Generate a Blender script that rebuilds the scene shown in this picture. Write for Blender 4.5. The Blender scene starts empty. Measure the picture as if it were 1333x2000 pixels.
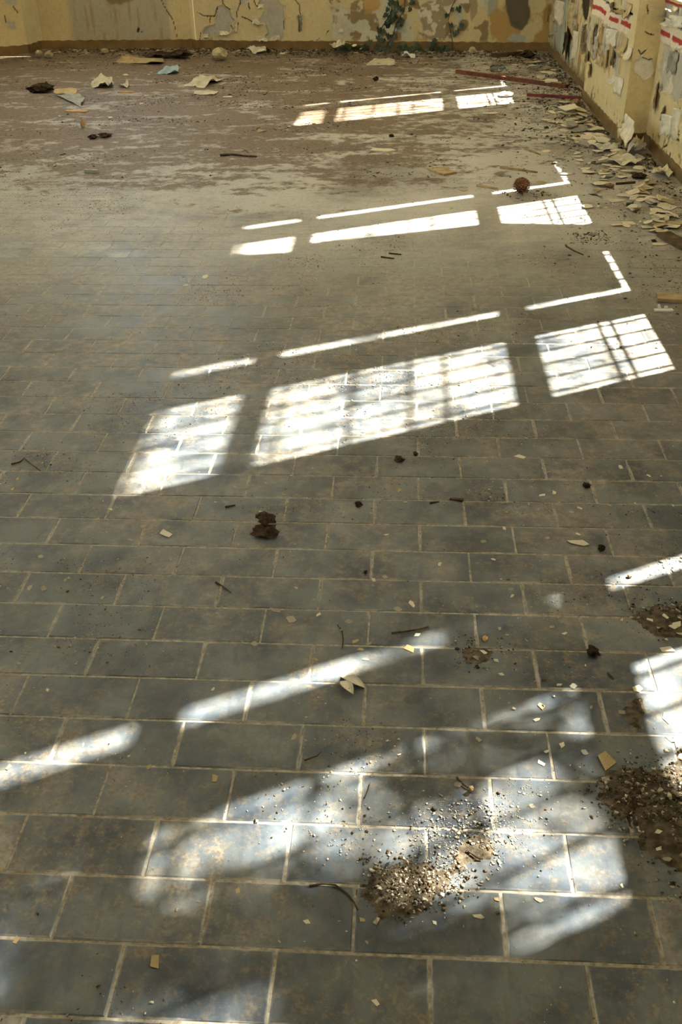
import bpy, math, random
import numpy as np
from mathutils import Matrix, Vector

# ------------------------------------------------------------------ camera
SC = bpy.context.scene
COL = SC.collection
FPX, YAW, PITCH, ROLL = 1836.4793, -0.0676, 0.5797, 0.0186
CAM = np.array([0.054875, -0.885325, 1.437825])

def cam_axes(yaw, pitch, roll):
    cy, sy, cp, sp = math.cos(yaw), math.sin(yaw), math.cos(pitch), math.sin(pitch)
    f = np.array([sy * cp, cy * cp, -sp]); r0 = np.array([cy, -sy, 0.0]); d0 = np.cross(f, r0)
    r = math.cos(roll) * r0 + math.sin(roll) * d0
    d = -math.sin(roll) * r0 + math.cos(roll) * d0
    return np.stack([r, d, f])
AX = cam_axes(YAW, PITCH, ROLL)
cd = bpy.data.cameras.new('camera')
cd.sensor_fit = 'VERTICAL'; cd.sensor_height = 36.0; cd.sensor_width = 24.0
cd.lens = FPX / 2000.0 * 36.0
cd.clip_start = 0.02; cd.clip_end = 300
cam = bpy.data.objects.new('camera', cd); COL.objects.link(cam)
mw = Matrix.Identity(4)
for i in range(3):
    mw[i][0] = AX[0][i]; mw[i][1] = -AX[1][i]; mw[i][2] = -AX[2][i]; mw[i][3] = CAM[i]
cam.matrix_world = mw
SC.camera = cam

# ------------------------------------------------------------------ world, sun, exposure
SUN_TRAVEL = Vector((-1.0, -0.511, -1.35)).normalized()
W = bpy.data.worlds.new('sky'); SC.world = W; W.use_nodes = True
wn = W.node_tree; wn.nodes.clear()
wo = wn.nodes.new('ShaderNodeOutputWorld'); wb = wn.nodes.new('ShaderNodeBackground')
ws = wn.nodes.new('ShaderNodeTexSky'); ws.sky_type = 'NISHITA'; ws.sun_disc = False
ws.sun_elevation = math.radians(50.2); ws.sun_rotation = math.radians(63)
ws.air_density = 1.3; ws.dust_density = 3.0; ws.ozone_density = 0.6
wb.inputs['Strength'].default_value = 0.62
wh = wn.nodes.new('ShaderNodeHueSaturation'); wh.inputs['Saturation'].default_value = 0.75
wn.links.new(ws.outputs[0], wh.inputs['Color']); wn.links.new(wh.outputs[0], wb.inputs[0]); wn.links.new(wb.outputs[0], wo.inputs[0])
sl = bpy.data.lights.new('sun', 'SUN'); sl.energy = 260.0; sl.angle = math.radians(0.6); sl.color = (1.0, 0.98, 0.955)
so = bpy.data.objects.new('sun', sl); COL.objects.link(so)
so.rotation_euler = SUN_TRAVEL.to_track_quat('-Z', 'Y').to_euler()
so.location = (12, 6, 14)
SC.view_settings.view_transform = 'Standard'; SC.view_settings.look = 'None'
SC.view_settings.gamma = 1.0; SC.view_settings.use_curve_mapping = False
SC.view_settings.exposure = 1.2
try:
    SC.cycles.use_denoising = True
    SC.cycles.max_bounces = 10; SC.cycles.diffuse_bounces = 6; SC.cycles.transparent_max_bounces = 16
    SC.cycles.sample_clamp_indirect = 6.0
    SC.cycles.caustics_reflective = False; SC.cycles.caustics_refractive = False
except Exception:
    pass

# ------------------------------------------------------------------ pixel helpers (a pixel gives a direction only)
def pray(x, y): return AX.T @ np.array([(x - 666.5) / FPX, (y - 1000.0) / FPX, 1.0])
def G(x, y, z=0.0):
    d = pray(x, y); return CAM + (z - CAM[2]) / d[2] * d
def PL(x, y, o, n):
    d = pray(x, y); n = np.array(n); return CAM + np.dot(np.array(o) - CAM, n) / np.dot(d, n) * d
def PIX(p):
    c = AX @ (np.array(p) - CAM); return 666.5 + FPX * c[0] / c[2], 1000 + FPX * c[1] / c[2], c[2]
def lin(r, g, b):
    return tuple(((v / 255.0) / 12.92 if v <= 10 else (((v / 255.0) + .055) / 1.055) ** 2.4) for v in (r, g, b))

# ------------------------------------------------------------------ mesh helpers
def link(o, parent=None):
    COL.objects.link(o)
    if parent is not None: o.parent = parent
    return o
def mesh(name, verts, faces, mat=None, smooth=False):
    me = bpy.data.meshes.new(name); me.from_pydata([tuple(v) for v in verts], [], faces); me.update()
    if mat: me.materials.append(mat)
    if smooth: me.polygons.foreach_set('use_smooth', [True] * len(me.polygons))
    return me
def obj(name, verts, faces, mat=None, parent=None, smooth=False, loc=None, rot=None):
    o = bpy.data.objects.new(name, mesh(name, verts, faces, mat, smooth))
    if loc is not None: o.location = loc
    if rot is not None: o.rotation_euler = rot
    return link(o, parent)
def empty(name, loc=(0, 0, 0), rz=0.0, parent=None):
    o = bpy.data.objects.new(name, None); o.location = loc; o.rotation_euler = (0, 0, rz); o.empty_display_size = .05
    return link(o, parent)
def tag(o, label, cat, group=None, kind=None):
    o['label'] = label; o['category'] = cat
    if group: o['group'] = group
    if kind: o['kind'] = kind
    return o
class MB:
    def __init__(s): s.v = []; s.f = []
    def add(s, v, f):
        b = len(s.v); s.v += [tuple(p) for p in v]; s.f += [tuple(i + b for i in q) for q in f]; return s
    def box(s, a, b):
        x0, y0, z0 = a; x1, y1, z1 = b
        return s.add([(x0, y0, z0), (x1, y0, z0), (x1, y1, z0), (x0, y1, z0), (x0, y0, z1), (x1, y0, z1), (x1, y1, z1), (x0, y1, z1)],
                     [(0, 3, 2, 1), (4, 5, 6, 7), (0, 1, 5, 4), (1, 2, 6, 5), (2, 3, 7, 6), (3, 0, 4, 7)])
    def tube(s, pts, rads, n=6, cap=True):
        P = [Vector(p) for p in pts]; rings = []
        for i, p in enumerate(P):
            t = (P[min(i + 1, len(P) - 1)] - P[max(i - 1, 0)]).normalized()
            u = t.cross(Vector((0, 0, 1)))
            if u.length < .05: u = t.cross(Vector((0, 1, 0)))
            u.normalize(); w = u.cross(t)
            rings.append([p + (u * math.cos(2 * math.pi * k / n) + w * math.sin(2 * math.pi * k / n)) * rads[i] for k in range(n)])
        v = [q for r in rings for q in r]; f = []
        for i in range(len(P) - 1):
            for k in range(n):
                a, b = i * n + k, i * n + (k + 1) % n
                f.append((a, b, b + n, a + n))
        if cap: f.append(tuple(range(n - 1, -1, -1))); f.append(tuple(range((len(P) - 1) * n, len(P) * n)))
        return s.add(v, f)
    def build(s, name, mat, parent=None, smooth=False, loc=None, rot=None): return obj(name, s.v, s.f, mat, parent, smooth, loc, rot)

def vnoise(x, y, seed=0):
    xi = np.floor(x).astype(np.int64); yi = np.floor(y).astype(np.int64); fx = x - xi; fy = y - yi
    fx = fx * fx * (3 - 2 * fx); fy = fy * fy * (3 - 2 * fy)
    def h(a, b):
        n = (a * 374761393 + b * 668265263 + seed * 974634777) & 0xffffffff
        n = ((n ^ (n >> 13)) * 1274126177) & 0xffffffff
        return ((n ^ (n >> 16)) & 0xffff) / 65535.0
    return (h(xi, yi) * (1 - fx) + h(xi + 1, yi) * fx) * (1 - fy) + (h(xi, yi + 1) * (1 - fx) + h(xi + 1, yi + 1) * fx) * fy
def fbm(x, y, seed=0, o=4):
    r = 0; a = .5; t = 0
    for i in range(o):
        r = r + a * vnoise(x * 2 ** i, y * 2 ** i, seed + i * 7); t += a; a *= .5
    return r / t
def sst(a, b, x):
    t = np.clip((x - a) / (b - a), 0, 1); return t * t * (3 - 2 * t)

# ------------------------------------------------------------------ material helpers
class NT:
    def __init__(s, name, rough=.8, spec=.3):
        s.m = bpy.data.materials.new(name); s.m.use_nodes = True; s.t = s.m.node_tree; s.t.nodes.clear()
        s.out = s.t.nodes.new('ShaderNodeOutputMaterial'); s.b = s.t.nodes.new('ShaderNodeBsdfPrincipled')
        s.t.links.new(s.b.outputs[0], s.out.inputs[0])
        s.b.inputs['Roughness'].default_value = rough; s.b.inputs['Specular IOR Level'].default_value = spec
    def n(s, t, **k):
        q = s.t.nodes.new(t)
        for a, b in k.items(): setattr(q, a, b)
        return q
    def l(s, a, b): s.t.links.new(a, b)
    def put(s, sock, v):
        if hasattr(v, 'is_linked') or isinstance(v, bpy.types.NodeSocket): s.l(v, sock)
        elif isinstance(v, (tuple, list)) and len(v) == 3 and len(sock.default_value) == 4: sock.default_value = (*v, 1)
        else: sock.default_value = v
    def pos(s): return s.n('ShaderNodeNewGeometry').outputs['Position']
    def objc(s): return s.n('ShaderNodeTexCoord').outputs['Object']
    def sep(s, v):
        q = s.n('ShaderNodeSeparateXYZ'); s.put(q.inputs[0], v); return q.outputs
    def mapv(s, v, scale=(1, 1, 1), loc=(0, 0, 0), rot=(0, 0, 0)):
        q = s.n('ShaderNodeMapping'); s.put(q.inputs[0], v); q.inputs['Scale'].default_value = scale; q.inputs['Location'].default_value = loc
        q.inputs['Rotation'].default_value = rot; return q.outputs[0]
    def noise(s, v, scale, detail=4, rough=.55, dist=0.0):
        q = s.n('ShaderNodeTexNoise'); s.put(q.inputs['Vector'], v); q.inputs['Scale'].default_value = scale
        q.inputs['Detail'].default_value = detail; q.inputs['Roughness'].default_value = rough; q.inputs['Distortion'].default_value = dist
        return q.outputs[0]
    def mr(s, v, a, b, c=0.0, d=1.0, smooth=True):
        q = s.n('ShaderNodeMapRange'); q.interpolation_type = 'SMOOTHSTEP' if smooth else 'LINEAR'; q.clamp = True
        s.put(q.inputs[0], v)
        for i, x in enumerate((a, b, c, d)): s.put(q.inputs[i + 1], x)
        return q.outputs[0]
    def math(s, op, a, b=0.0, clamp=False):
        q = s.n('ShaderNodeMath', operation=op, use_clamp=clamp); s.put(q.inputs[0], a); s.put(q.inputs[1], b); return q.outputs[0]
    def mix(s, f, a, b, mode='MIX'):
        q = s.n('ShaderNodeMix', data_type='RGBA', blend_type=mode); s.put(q.inputs[0], f); s.put(q.inputs[6], a); s.put(q.inputs[7], b); return q.outputs[2]
    def color(s, c): s.put(s.b.inputs['Base Color'], c); return s
    def rough(s, c): s.put(s.b.inputs['Roughness'], c); return s
    def bump(s, h, strength=.3, dist=.01):
        q = s.n('ShaderNodeBump'); s.put(q.inputs['Height'], h); q.inputs['Strength'].default_value = strength; q.inputs['Distance'].default_value = dist
        s.l(q.outputs[0], s.b.inputs['Normal']); return s

def plain(name, c1, c2, scale=12, rough=.85, spec=.25, detail=4, bump=.2, obj=True, rnd=.0):
    t = NT(name, rough, spec); p = t.objc() if obj else t.pos()
    f = t.mr(t.noise(p, scale, detail), .3, .7)
    c = t.mix(f, c1, c2)
    if rnd:
        oi = t.n('ShaderNodeObjectInfo').outputs['Random']
        v = t.n('ShaderNodeHueSaturation'); t.put(v.inputs['Value'], t.mr(oi, 0, 1, 1 - rnd, 1 + rnd, False)); t.put(v.inputs['Color'], c); c = v.outputs[0]
    t.color(c)
    if bump: t.bump(t.noise(p, scale * 4, 3), bump, .004)
    return t.m

# ---- floor dirt: one recipe of dust and dirt shared by tiles and joints
def floor_mat(name, joint=False):
    t = NT(name, .5, .4); P = t.pos(); X, Y, Z = t.sep(P)
    oi = t.n('ShaderNodeObjectInfo').outputs['Random']
    # fired tile body: slate blue grey with cloudy lighter and darker areas
    n1 = t.noise(P, 5.5, 6, .6, .3); n2 = t.noise(t.mapv(P, (9, 3, 1), rot=(0, 0, .5)), 3.0, 5, .6, .6); n3 = t.noise(P, 60, 3, .6)
    if joint:
        base = t.mix(t.mr(n3, .3, .7), lin(118, 108, 90), lin(168, 160, 142))
    else:
        base = t.mix(t.mr(n1, .33, .68), lin(46, 54, 62), lin(96, 101, 102))
        base = t.mix(t.math('MULTIPLY', t.mr(n2, .52, .72), .6), base, lin(52, 62, 74))
        v = t.n('ShaderNodeHueSaturation'); t.put(v.inputs['Value'], t.mr(oi, 0, 1, .9, 1.1, False)); t.put(v.inputs['Color'], base); base = v.outputs[0]
        # edges rubbed pale
        uv = t.n('ShaderNodeUVMap', uv_map='edge').outputs[0]; u = t.sep(uv)
        d = t.math('MINIMUM', u[0], u[1])
        wob = t.math('MULTIPLY', t.math('SUBTRACT', t.noise(P, 45, 3), .5), .006)
        wear = t.mr(t.math('ADD', d, wob), .0004, .0046, 1, 0)
        wear = t.math('MULTIPLY', wear, t.mr(t.noise(P, 7, 3), .40, .60, .05, 1.0))
        base = t.mix(t.math('MULTIPLY', wear, .8), base, lin(168, 164, 152))
    # thin beige dust, more of it further into the room and in scuffed clouds
    far = t.mr(Y, -.3, 4.2, 0, 1, False)
    dn = t.math('ADD', t.math('MULTIPLY', t.noise(P, 2.6, 7, .66, .5), .5), t.math('MULTIPLY', t.noise(P, 14, 7, .72), .5))
    thr = t.mr(far, 0, 1, .55, .435, False)
    dust = t.mr(t.math('SUBTRACT', dn, thr), -.04, .10)
    dust = t.math('MULTIPLY', dust, t.mr(far, 0, 1, .55, .8, False))
    c = t.mix(dust, base, t.mix(t.mr(t.noise(P, 30, 4), .3, .7), lin(108, 99, 84), lin(148, 141, 127)))
    # brown trodden dirt in small grains, gathered in patches
    gm = t.mr(t.noise(P, 3.1, 4, .6, .4), .42, .62, .25, 1.0)
    gr_ = t.math('MULTIPLY', t.mr(t.noise(P, 34, 7, .75), .47, .60), gm)
    c = t.mix(t.math('MULTIPLY', gr_, .55), c, t.mix(t.mr(t.noise(P, 120, 3), .35, .65), lin(92, 78, 58), lin(140, 124, 98)))
    # whitish plaster powder towards the far windows
    pw = t.math('MULTIPLY', t.mr(Y, 2.4, 4.8), t.mr(t.noise(P, 1.1, 5, .6, .4), .28, .56))
    c = t.mix(t.math('MULTIPLY', pw, t.mr(X, -2.5, .2, .4, .75)), c, lin(196, 191, 178))
    # brown earth and leaf mould at the far end, streaked across
    br = t.noise(t.mapv(P, (1.0, 2.1, 1)), 1.5, 8, .68, .7); br2 = t.noise(P, 11, 6, .7)
    bm = t.math('ADD', t.math('MULTIPLY', br, .55), t.math('MULTIPLY', br2, .45))
    side = t.mr(X, -.6, 1.2, 0, .075)
    reg = t.math('SUBTRACT', t.mr(Y, 3.2, 5.8, .66, .437), t.mr(Y, 8.5, 10.4, 0, .035))
    earth = t.mr(t.math('SUBTRACT', bm, t.math('ADD', reg, side)), -.03, .06)
    c = t.mix(t.math('MULTIPLY', earth, .9), c, t.mix(t.mr(t.noise(P, 38, 5, .7), .32, .66), lin(46, 33, 20), lin(116, 91, 60)))
    # litter stain along the right hand wall and in the two heaps
    rw = t.math('MULTIPLY', t.mr(X, .95, 1.6), t.mr(t.noise(P, 6, 6, .7), .36, .6))
    c = t.mix(t.math('MULTIPLY', rw, .7), c, lin(98, 80, 54))
    fine = t.math('MULTIPLY', t.mr(t.noise(P, 75, 4, .7), .56, .68), .6)
    c = t.mix(fine, c, lin(96, 78, 54))
    t.color(c)
    cover = t.math('MAXIMUM', t.math('MAXIMUM', dust, earth), t.math('MULTIPLY', pw, .8))
    t.rough(t.mr(cover, 0, 1, .34 if not joint else .8, .62, False))
    h = t.math('ADD', t.math('MULTIPLY', t.noise(P, 130, 4, .7), .25), t.math('MULTIPLY', earth, t.noise(P, 45, 4, .7)))
    t.bump(h, .35, .006)
    return t.m

M = {}
M['tile'] = floor_mat('slate_tile'); M['joint'] = floor_mat('tile_joint', True)
def wall_mat():
    t = NT('peeling_wall', .85, .2); P = t.pos()
    a = t.n('ShaderNodeAttribute', attribute_name='tone').outputs['Color']
    f = t.noise(P, 35, 5, .65)
    g = t.noise(t.mapv(P, (14, 14, 2.2)), 3, 4, .6)
    c = t.mix(t.mr(f, .35, .75, .0, .22), a, lin(120, 100, 66)); c = t.mix(t.mr(g, .58, .75, 0, .16), c, lin(96, 82, 52))
    t.color(c); t.bump(t.noise(P, 90, 4, .7), .35, .004)
    return t.m
M['wall'] = wall_mat()
M['cream'] = plain('cream_paint', lin(200, 186, 148), lin(212, 200, 164), 6, .7, .3, obj=False)
M['cream_room'] = plain('cream_wall', lin(200, 194, 178), lin(214, 209, 196), 2, .85, .2, obj=False)
M['ceiling'] = plain('lime_ceiling', lin(214, 208, 194), lin(228, 224, 212), 2, .9, .2, obj=False)
M['skirt'] = plain('brown_skirting_paint', lin(98, 74, 36), lin(120, 92, 48), 9, .6, .35, obj=False)
M['flake_cream'] = plain('paint_flake_cream', lin(190, 177, 146), lin(214, 204, 178), 25, .75, .25, rnd=.14)
M['flake_white'] = plain('paint_flake_pale', lin(190, 180, 156), lin(212, 203, 182), 25, .75, .25, rnd=.12)
M['flake_grey'] = plain('paint_flake_grey', lin(128, 122, 106), lin(160, 152, 134), 25, .8, .2, rnd=.18)
M['flake_tan'] = plain('paint_flake_tan', lin(150, 130, 92), lin(178, 158, 116), 25, .8, .2, rnd=.15)
M['crumb'] = plain('debris_crumb', lin(118, 106, 84), lin(206, 197, 172), 90, .85, .2, obj=False, bump=0)
M['crumb_dark'] = plain('earth_crumb', lin(50, 40, 28), lin(104, 86, 60), 90, .95, .1, obj=False, bump=0)
M['earth'] = plain('heaped_earth', lin(58, 50, 39), lin(104, 93, 75), 60, .95, .1, obj=False, bump=.6)
M['clod'] = plain('dark_clod', lin(40, 31, 22), lin(78, 62, 44), 45, .95, .1, bump=.7)
M['stick'] = plain('dry_twig', lin(52, 40, 28), lin(92, 74, 52), 30, .9, .15)
M['bark'] = plain('bark', lin(120, 98, 66), lin(160, 138, 100), 30, .9, .15)
M['woodpale'] = plain('weathered_wood', lin(138, 116, 80), lin(172, 150, 112), 22, .85, .2)
M['wooddark'] = plain('dark_wood', lin(66, 54, 38), lin(98, 80, 56), 22, .85, .2)
M['rust'] = plain('rust_red_beam', lin(80, 44, 27), lin(116, 68, 42), 26, .8, .25)
M['redrod'] = plain('dark_red_paint', lin(88, 26, 26), lin(112, 40, 34), 30, .6, .35)
M['stone'] = plain('pale_stone', lin(150, 136, 102), lin(184, 170, 132), 14, .9, .2)
M['paper'] = plain('old_paper', lin(176, 166, 138), lin(200, 190, 164), 16, .8, .2)
M['whitelump'] = plain('white_plaster', lin(206, 204, 200), lin(226, 224, 220), 16, .8, .25)
M['blueplastic'] = plain('pale_blue_plastic', lin(140, 166, 178), lin(166, 188, 196), 14, .45, .5)
M['greysheet'] = plain('grey_sheet', lin(134, 134, 122), lin(160, 158, 144), 14, .7, .3)
M['orange'] = plain('orange_chip', lin(176, 136, 92), lin(196, 158, 112), 20, .8, .2)
M['plastic_dark'] = plain('dark_green_plastic', lin(40, 46, 34), lin(62, 66, 48), 20, .5, .4)
M['cone'] = plain('cone_scale', lin(96, 62, 36), lin(150, 104, 62), 60, .7, .3)
M['cone_core'] = plain('cone_core', lin(48, 30, 18), lin(70, 46, 28), 60, .9, .2)
M['ivy'] = plain('ivy_leaf', lin(34, 48, 24), lin(58, 74, 36), 20, .5, .45, rnd=.25)
M['ivystem'] = plain('ivy_stem', lin(70, 56, 38), lin(98, 80, 54), 30, .9, .2)
M['frame'] = plain('window_frame_paint', lin(150, 140, 120), lin(176, 166, 146), 8, .7, .3, obj=False)
M['iron'] = plain('grille_iron', lin(60, 50, 42), lin(84, 66, 52), 20, .6, .4, obj=False)
M['board'] = plain('shutter_board', lin(104, 84, 58), lin(132, 108, 76), 6, .85, .2, obj=False)
M['grass'] = plain('outside_ground', lin(120, 120, 108), lin(146, 144, 132), .6, .95, .1, obj=False, bump=0)
M['leaf'] = plain('tree_leaf', lin(52, 74, 32), lin(84, 104, 48), 3, .6, .3, obj=False, bump=0)
M['trunk'] = plain('tree_bark', lin(78, 64, 48), lin(104, 88, 66), 6, .9, .1, obj=False)
def glass_mat(name, tint, gl=.06, rough=.02):
    t = NT(name); t.t.nodes.remove(t.b)
    tr = t.n('ShaderNodeBsdfTransparent'); tr.inputs[0].default_value = (*tint, 1)
    g = t.n('ShaderNodeBsdfGlossy'); g.inputs['Roughness'].default_value = rough
    mx = t.n('ShaderNodeMixShader'); fr = t.n('ShaderNodeFresnel'); fr.inputs[0].default_value = 1.45
    nz = t.noise(t.pos(), 6, 4)
    t.l(t.math('MULTIPLY', fr.outputs[0], t.mr(nz, 0, 1, .8, 1.0)), mx.inputs[0]); t.l(tr.outputs[0], mx.inputs[1]); t.l(g.outputs[0], mx.inputs[2]); t.l(mx.outputs[0], t.out.inputs[0])
    return t.m
M['glass'] = glass_mat('dusty_window_glass', (.88, .88, .85))
M['clearplastic'] = glass_mat('clear_bottle_plastic', (.74, .78, .79), rough=.12)

# ------------------------------------------------------------------ the shell
XB, XA, XF, XL = 1.71, 1.56, 1.64, -5.3       # inner faces: near right wall, pier, far right wall, left wall
YA0, YA1, YFRONT, HC = 5.93, 7.62, -4.2, 4.1
BK = [(2.1, 10.408), (1.55, 10.476), (-2.305, 10.955), (-2.40, 11.05), (-4.13, 11.06), (-4.19, 10.69), (-5.6, 9.95)]   # inner line of the back wall

fb = MB(); ys = [YFRONT - .3] + [i * .5 for i in range(-8, 24)]
for a, b in zip(ys[:-1], ys[1:]):
    za, zb = (-.0019 + .0017 * min(1, max(0, (q - 2.2) / 3.2)) for q in (a, b))     # joints fill up with dirt towards the far end
    fb.add([(XL - .3, a, za), (2.3, a, za), (2.3, b, zb), (XL - .3, b, zb)], [(0, 1, 2, 3)])
fb.box((XL - .3, YFRONT - .3, -.25), (2.3, 11.6, -.02))
floor = fb.build('floor', M['joint'])
floor['kind'] = 'structure'

# ---- tiles: 25 x 12.5 cm in running bond
TL, TW, JW = .25, .125, .0042
def tile_geo(rng, tilt=True):
    hx, hy, b, h = TL / 2 - JW / 2, TW / 2 - JW / 2, .0022, -.006
    j = lambda: rng.uniform(-.0009, .0009)
    c = [(-hx + j(), -hy + j()), (hx + j(), -hy + j()), (hx + j(), hy + j()), (-hx + j(), hy + j())]
    dz = [rng.uniform(-.0005, .0004) for _ in range(4)] if tilt else [0] * 4
    v = [(x, y, h) for x, y in c] + [(x, y, dz[i] - .0016) for i, (x, y) in enumerate(c)]
    v += [(x - math.copysign(b, x), y - math.copysign(b, y), dz[i]) for i, (x, y) in enumerate(c)]
    f = [(8, 9, 10, 11)] + [(4 + i, 4 + (i + 1) % 4, 8 + (i + 1) % 4, 8 + i) for i in range(4)] + [(i, (i + 1) % 4, 4 + (i + 1) % 4, 4 + i) for i in range(4)]
    # the top is cut into a 4 x 3 grid so that the distance to the edge can be read from it
    return v, f
EDGE_CUTS = 1
def set_edge_uv(me, centres=None):
    """distance of every top corner to the tile's two nearest sides, in metres, stored as a UV map"""
    uv = me.uv_layers.new(name='edge')
    co = np.empty(len(me.vertices) * 3); me.vertices.foreach_get('co', co); co = co.reshape(-1, 3)
    li = np.empty(len(me.loops), dtype=np.int64); me.loops.foreach_get('vertex_index', li)
    c = co[li]
    if centres is not None: c = c - centres[li]
    hx, hy = TL / 2 - JW / 2, TW / 2 - JW / 2
    d = np.stack([np.clip(hx - np.abs(c[:, 0]), 0, 1), np.clip(hy - np.abs(c[:, 1]), 0, 1)], 1)
    uv.data.foreach_set('uv', d.astype(np.float32).ravel())
def tile_grid(rng):
    """a tile whose top face carries an inner grid of quads: 48 triangles"""
    v, f = tile_geo(rng)
    v = v[:8] ; f = [(i, (i + 1) % 4, 4 + (i + 1) % 4, 4 + i) for i in range(4)]
    hx, hy = TL / 2 - JW / 2, TW / 2 - JW / 2
    b = .0022; w = .009
    base = len(v)
    z = [q[2] for q in v[4:8]]
    def zz(x, y, drop=0):
        a = (x + hx) / (2 * hx); c = (y + hy) / (2 * hy)
        return (z[0] * (1 - a) + z[1] * a) * (1 - c) + (z[3] * (1 - a) + z[2] * a) * c + .0016
    def ring(m):
        return [(-hx + m, -hy + m), (hx - m, -hy + m), (hx - m, hy - m), (-hx + m, hy - m)]
    r1 = [(x, y, zz(x, y)) for x, y in ring(b)]; r2 = [(x, y, zz(x, y)) for x, y in ring(w)]
    # a middle line keeps the distance field exact along the tile
    mid = [(-hx + hy, 0, zz(-hx + hy, 0)), (hx - hy, 0, zz(hx - hy, 0))]
    v = v + r1 + r2 + mid
    for i in range(4): k = (i + 1) % 4; f += [(4 + i, 4 + k, 8 + k, 8 + i), (8 + i, 8 + k, 12 + k, 12 + i)]
    f += [(12, 13, 17, 16), (13, 14, 17), (14, 15, 16, 17), (15, 12, 16)]
    return v, f
rng = random.Random(4)
tile_meshes = []
for i in range(8):
    v, f = tile_grid(rng); me = mesh('tile', v, f, M['tile']); set_edge_uv(me); tile_meshes.append(me)
cells = []
for r in range(-16, 90):
    y = (r + .5) * TW
    off = 0.0 if r % 2 == 0 else .5
    for i in range(-22, 9):
        x = (i + off + .5) * TL
        if x - TL / 2 > 2.05 or x + TL / 2 < XL - .1 or y > 11.2: continue
        px, py, d = PIX((x, y, 0))
        vis = d > .3 and -90 < px < 1423 and -60 < py < 2090
        cells.append((-(1e6 if not vis else d), x, y, vis))
vis_cells = sorted([c for c in cells if c[3]], key=lambda c: -c[0])
near_cells = vis_cells[:300]; keep = set((c[1], c[2]) for c in near_cells)
for q, (_, x, y, _v) in enumerate(near_cells):
    o = bpy.data.objects.new('tile', tile_meshes[q * 5 % 8 if q % 3 else rng.randrange(8)])
    o.location = (x, y, rng.uniform(-.0006, .0004)); o.rotation_euler = (0, 0, rng.uniform(-.004, .004)); link(o, floor)
vv, ff, cc = [], [], []
for (_, x, y, _v) in cells:
    if (x, y) in keep: continue
    v, f = tile_geo(rng); b = len(vv)
    vv += [(p[0] + x, p[1] + y, p[2]) for p in v]; cc += [(x, y, 0)] * len(v); ff += [tuple(i + b for i in q) for q in f]
o = obj('tile_field', vv, ff, M['tile'], floor); set_edge_uv(o.data, np.array(cc)); o['kind'] = 'stuff'

ceil = MB().box((XL - .3, YFRONT - .3, HC), (2.3, 11.6, HC + .2)).build('ceiling', M['ceiling']); ceil['kind'] = 'structure'

# ---- right hand wall with its window openings, as solid pieces round the holes
SILL, WTOP, WW = .88, 3.69, 1.46
SH = {1: -1.87, 2: 0.0, 3: 1.80, 4: 5.18}
S0 = 2.617
OPEN = {k: (S0 + s, S0 + s + WW) for k, s in SH.items()}
OPEN[5] = (S0 - 3.74, S0 - 3.74 + WW)
def wall_run(mb, x0, x1, ya, yb, opens):
    y = ya
    for a, b in sorted(opens):
        if a > y: mb.box((x0, y, -.2), (x1, a, HC))
        mb.box((x0, a, -.2), (x1, b, SILL)); mb.box((x0, a, WTOP), (x1, b, HC)); y = b
    mb.box((x0, y, -.2), (x1, yb, HC))
wr = MB()
wall_run(wr, XB, XB + .22, YFRONT - .3, YA0, [OPEN[1], OPEN[2], OPEN[3]])
wr.box((XA, YA0, -.2), (XB + .22, YA1, HC))
wall_run(wr, XF, XF + .22, YA1, 11.5, [OPEN[4]])
wall_right = wr.build('wall_right', M['cream']); wall_right['kind'] = 'structure'

# ---- back wall: thick polygons along the line, a window in the recessed bay
wbk = MB()
def wall_seg(mb, a, b, z0, z1, th=.42):
    a = Vector((a[0], a[1])); b = Vector((b[0], b[1])); t = (b - a).normalized(); n = Vector((t.y, -t.x))
    # the room lies to the left of a->b when walking from right to left
    n = n if n.y > 0 else -n
    q = [a, b, b + n * th, a + n * th]
    v = [(p.x, p.y, z0) for p in q] + [(p.x, p.y, z1) for p in q]
    mb.add(v, [(0, 1, 2, 3), (7, 6, 5, 4), (0, 4, 5, 1), (1, 5, 6, 2), (2, 6, 7, 3), (3, 7, 4, 0)])
wall_seg(wbk, BK[0], BK[2], -.2, HC)
BX0, BX1, BS, BT = -4.05, -2.37, 1.6, 3.3
yb = 11.05
wbk.box((-4.25, yb, -.2), (-2.33, yb + .20, BS)); wbk.box((-4.25, yb, BT), (-2.33, yb + .20, HC))
wbk.box((-4.25, yb, BS), (BX0, yb + .20, BT)); wbk.box((BX1, yb, BS), (-2.33, yb + .20, BT))
wall_seg(wbk, (-4.19, 10.69), (-5.75, 9.87), -.2, HC, .5)
wbk.add([(-4.19, 10.69, -.2), (-4.155, 11.06, -.2), (-4.6, 11.45, -.2), (-4.6, 10.6, -.2), (-4.19, 10.69, HC), (-4.155, 11.06, HC), (-4.6, 11.45, HC), (-4.6, 10.6, HC)], [(0, 1, 2, 3), (7, 6, 5, 4), (0, 4, 5, 1), (1, 5, 6, 2), (2, 6, 7, 3), (3, 7, 4, 0)])
wall_back = wbk.build('wall_back', M['cream']); wall_back['kind'] = 'structure'
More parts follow.
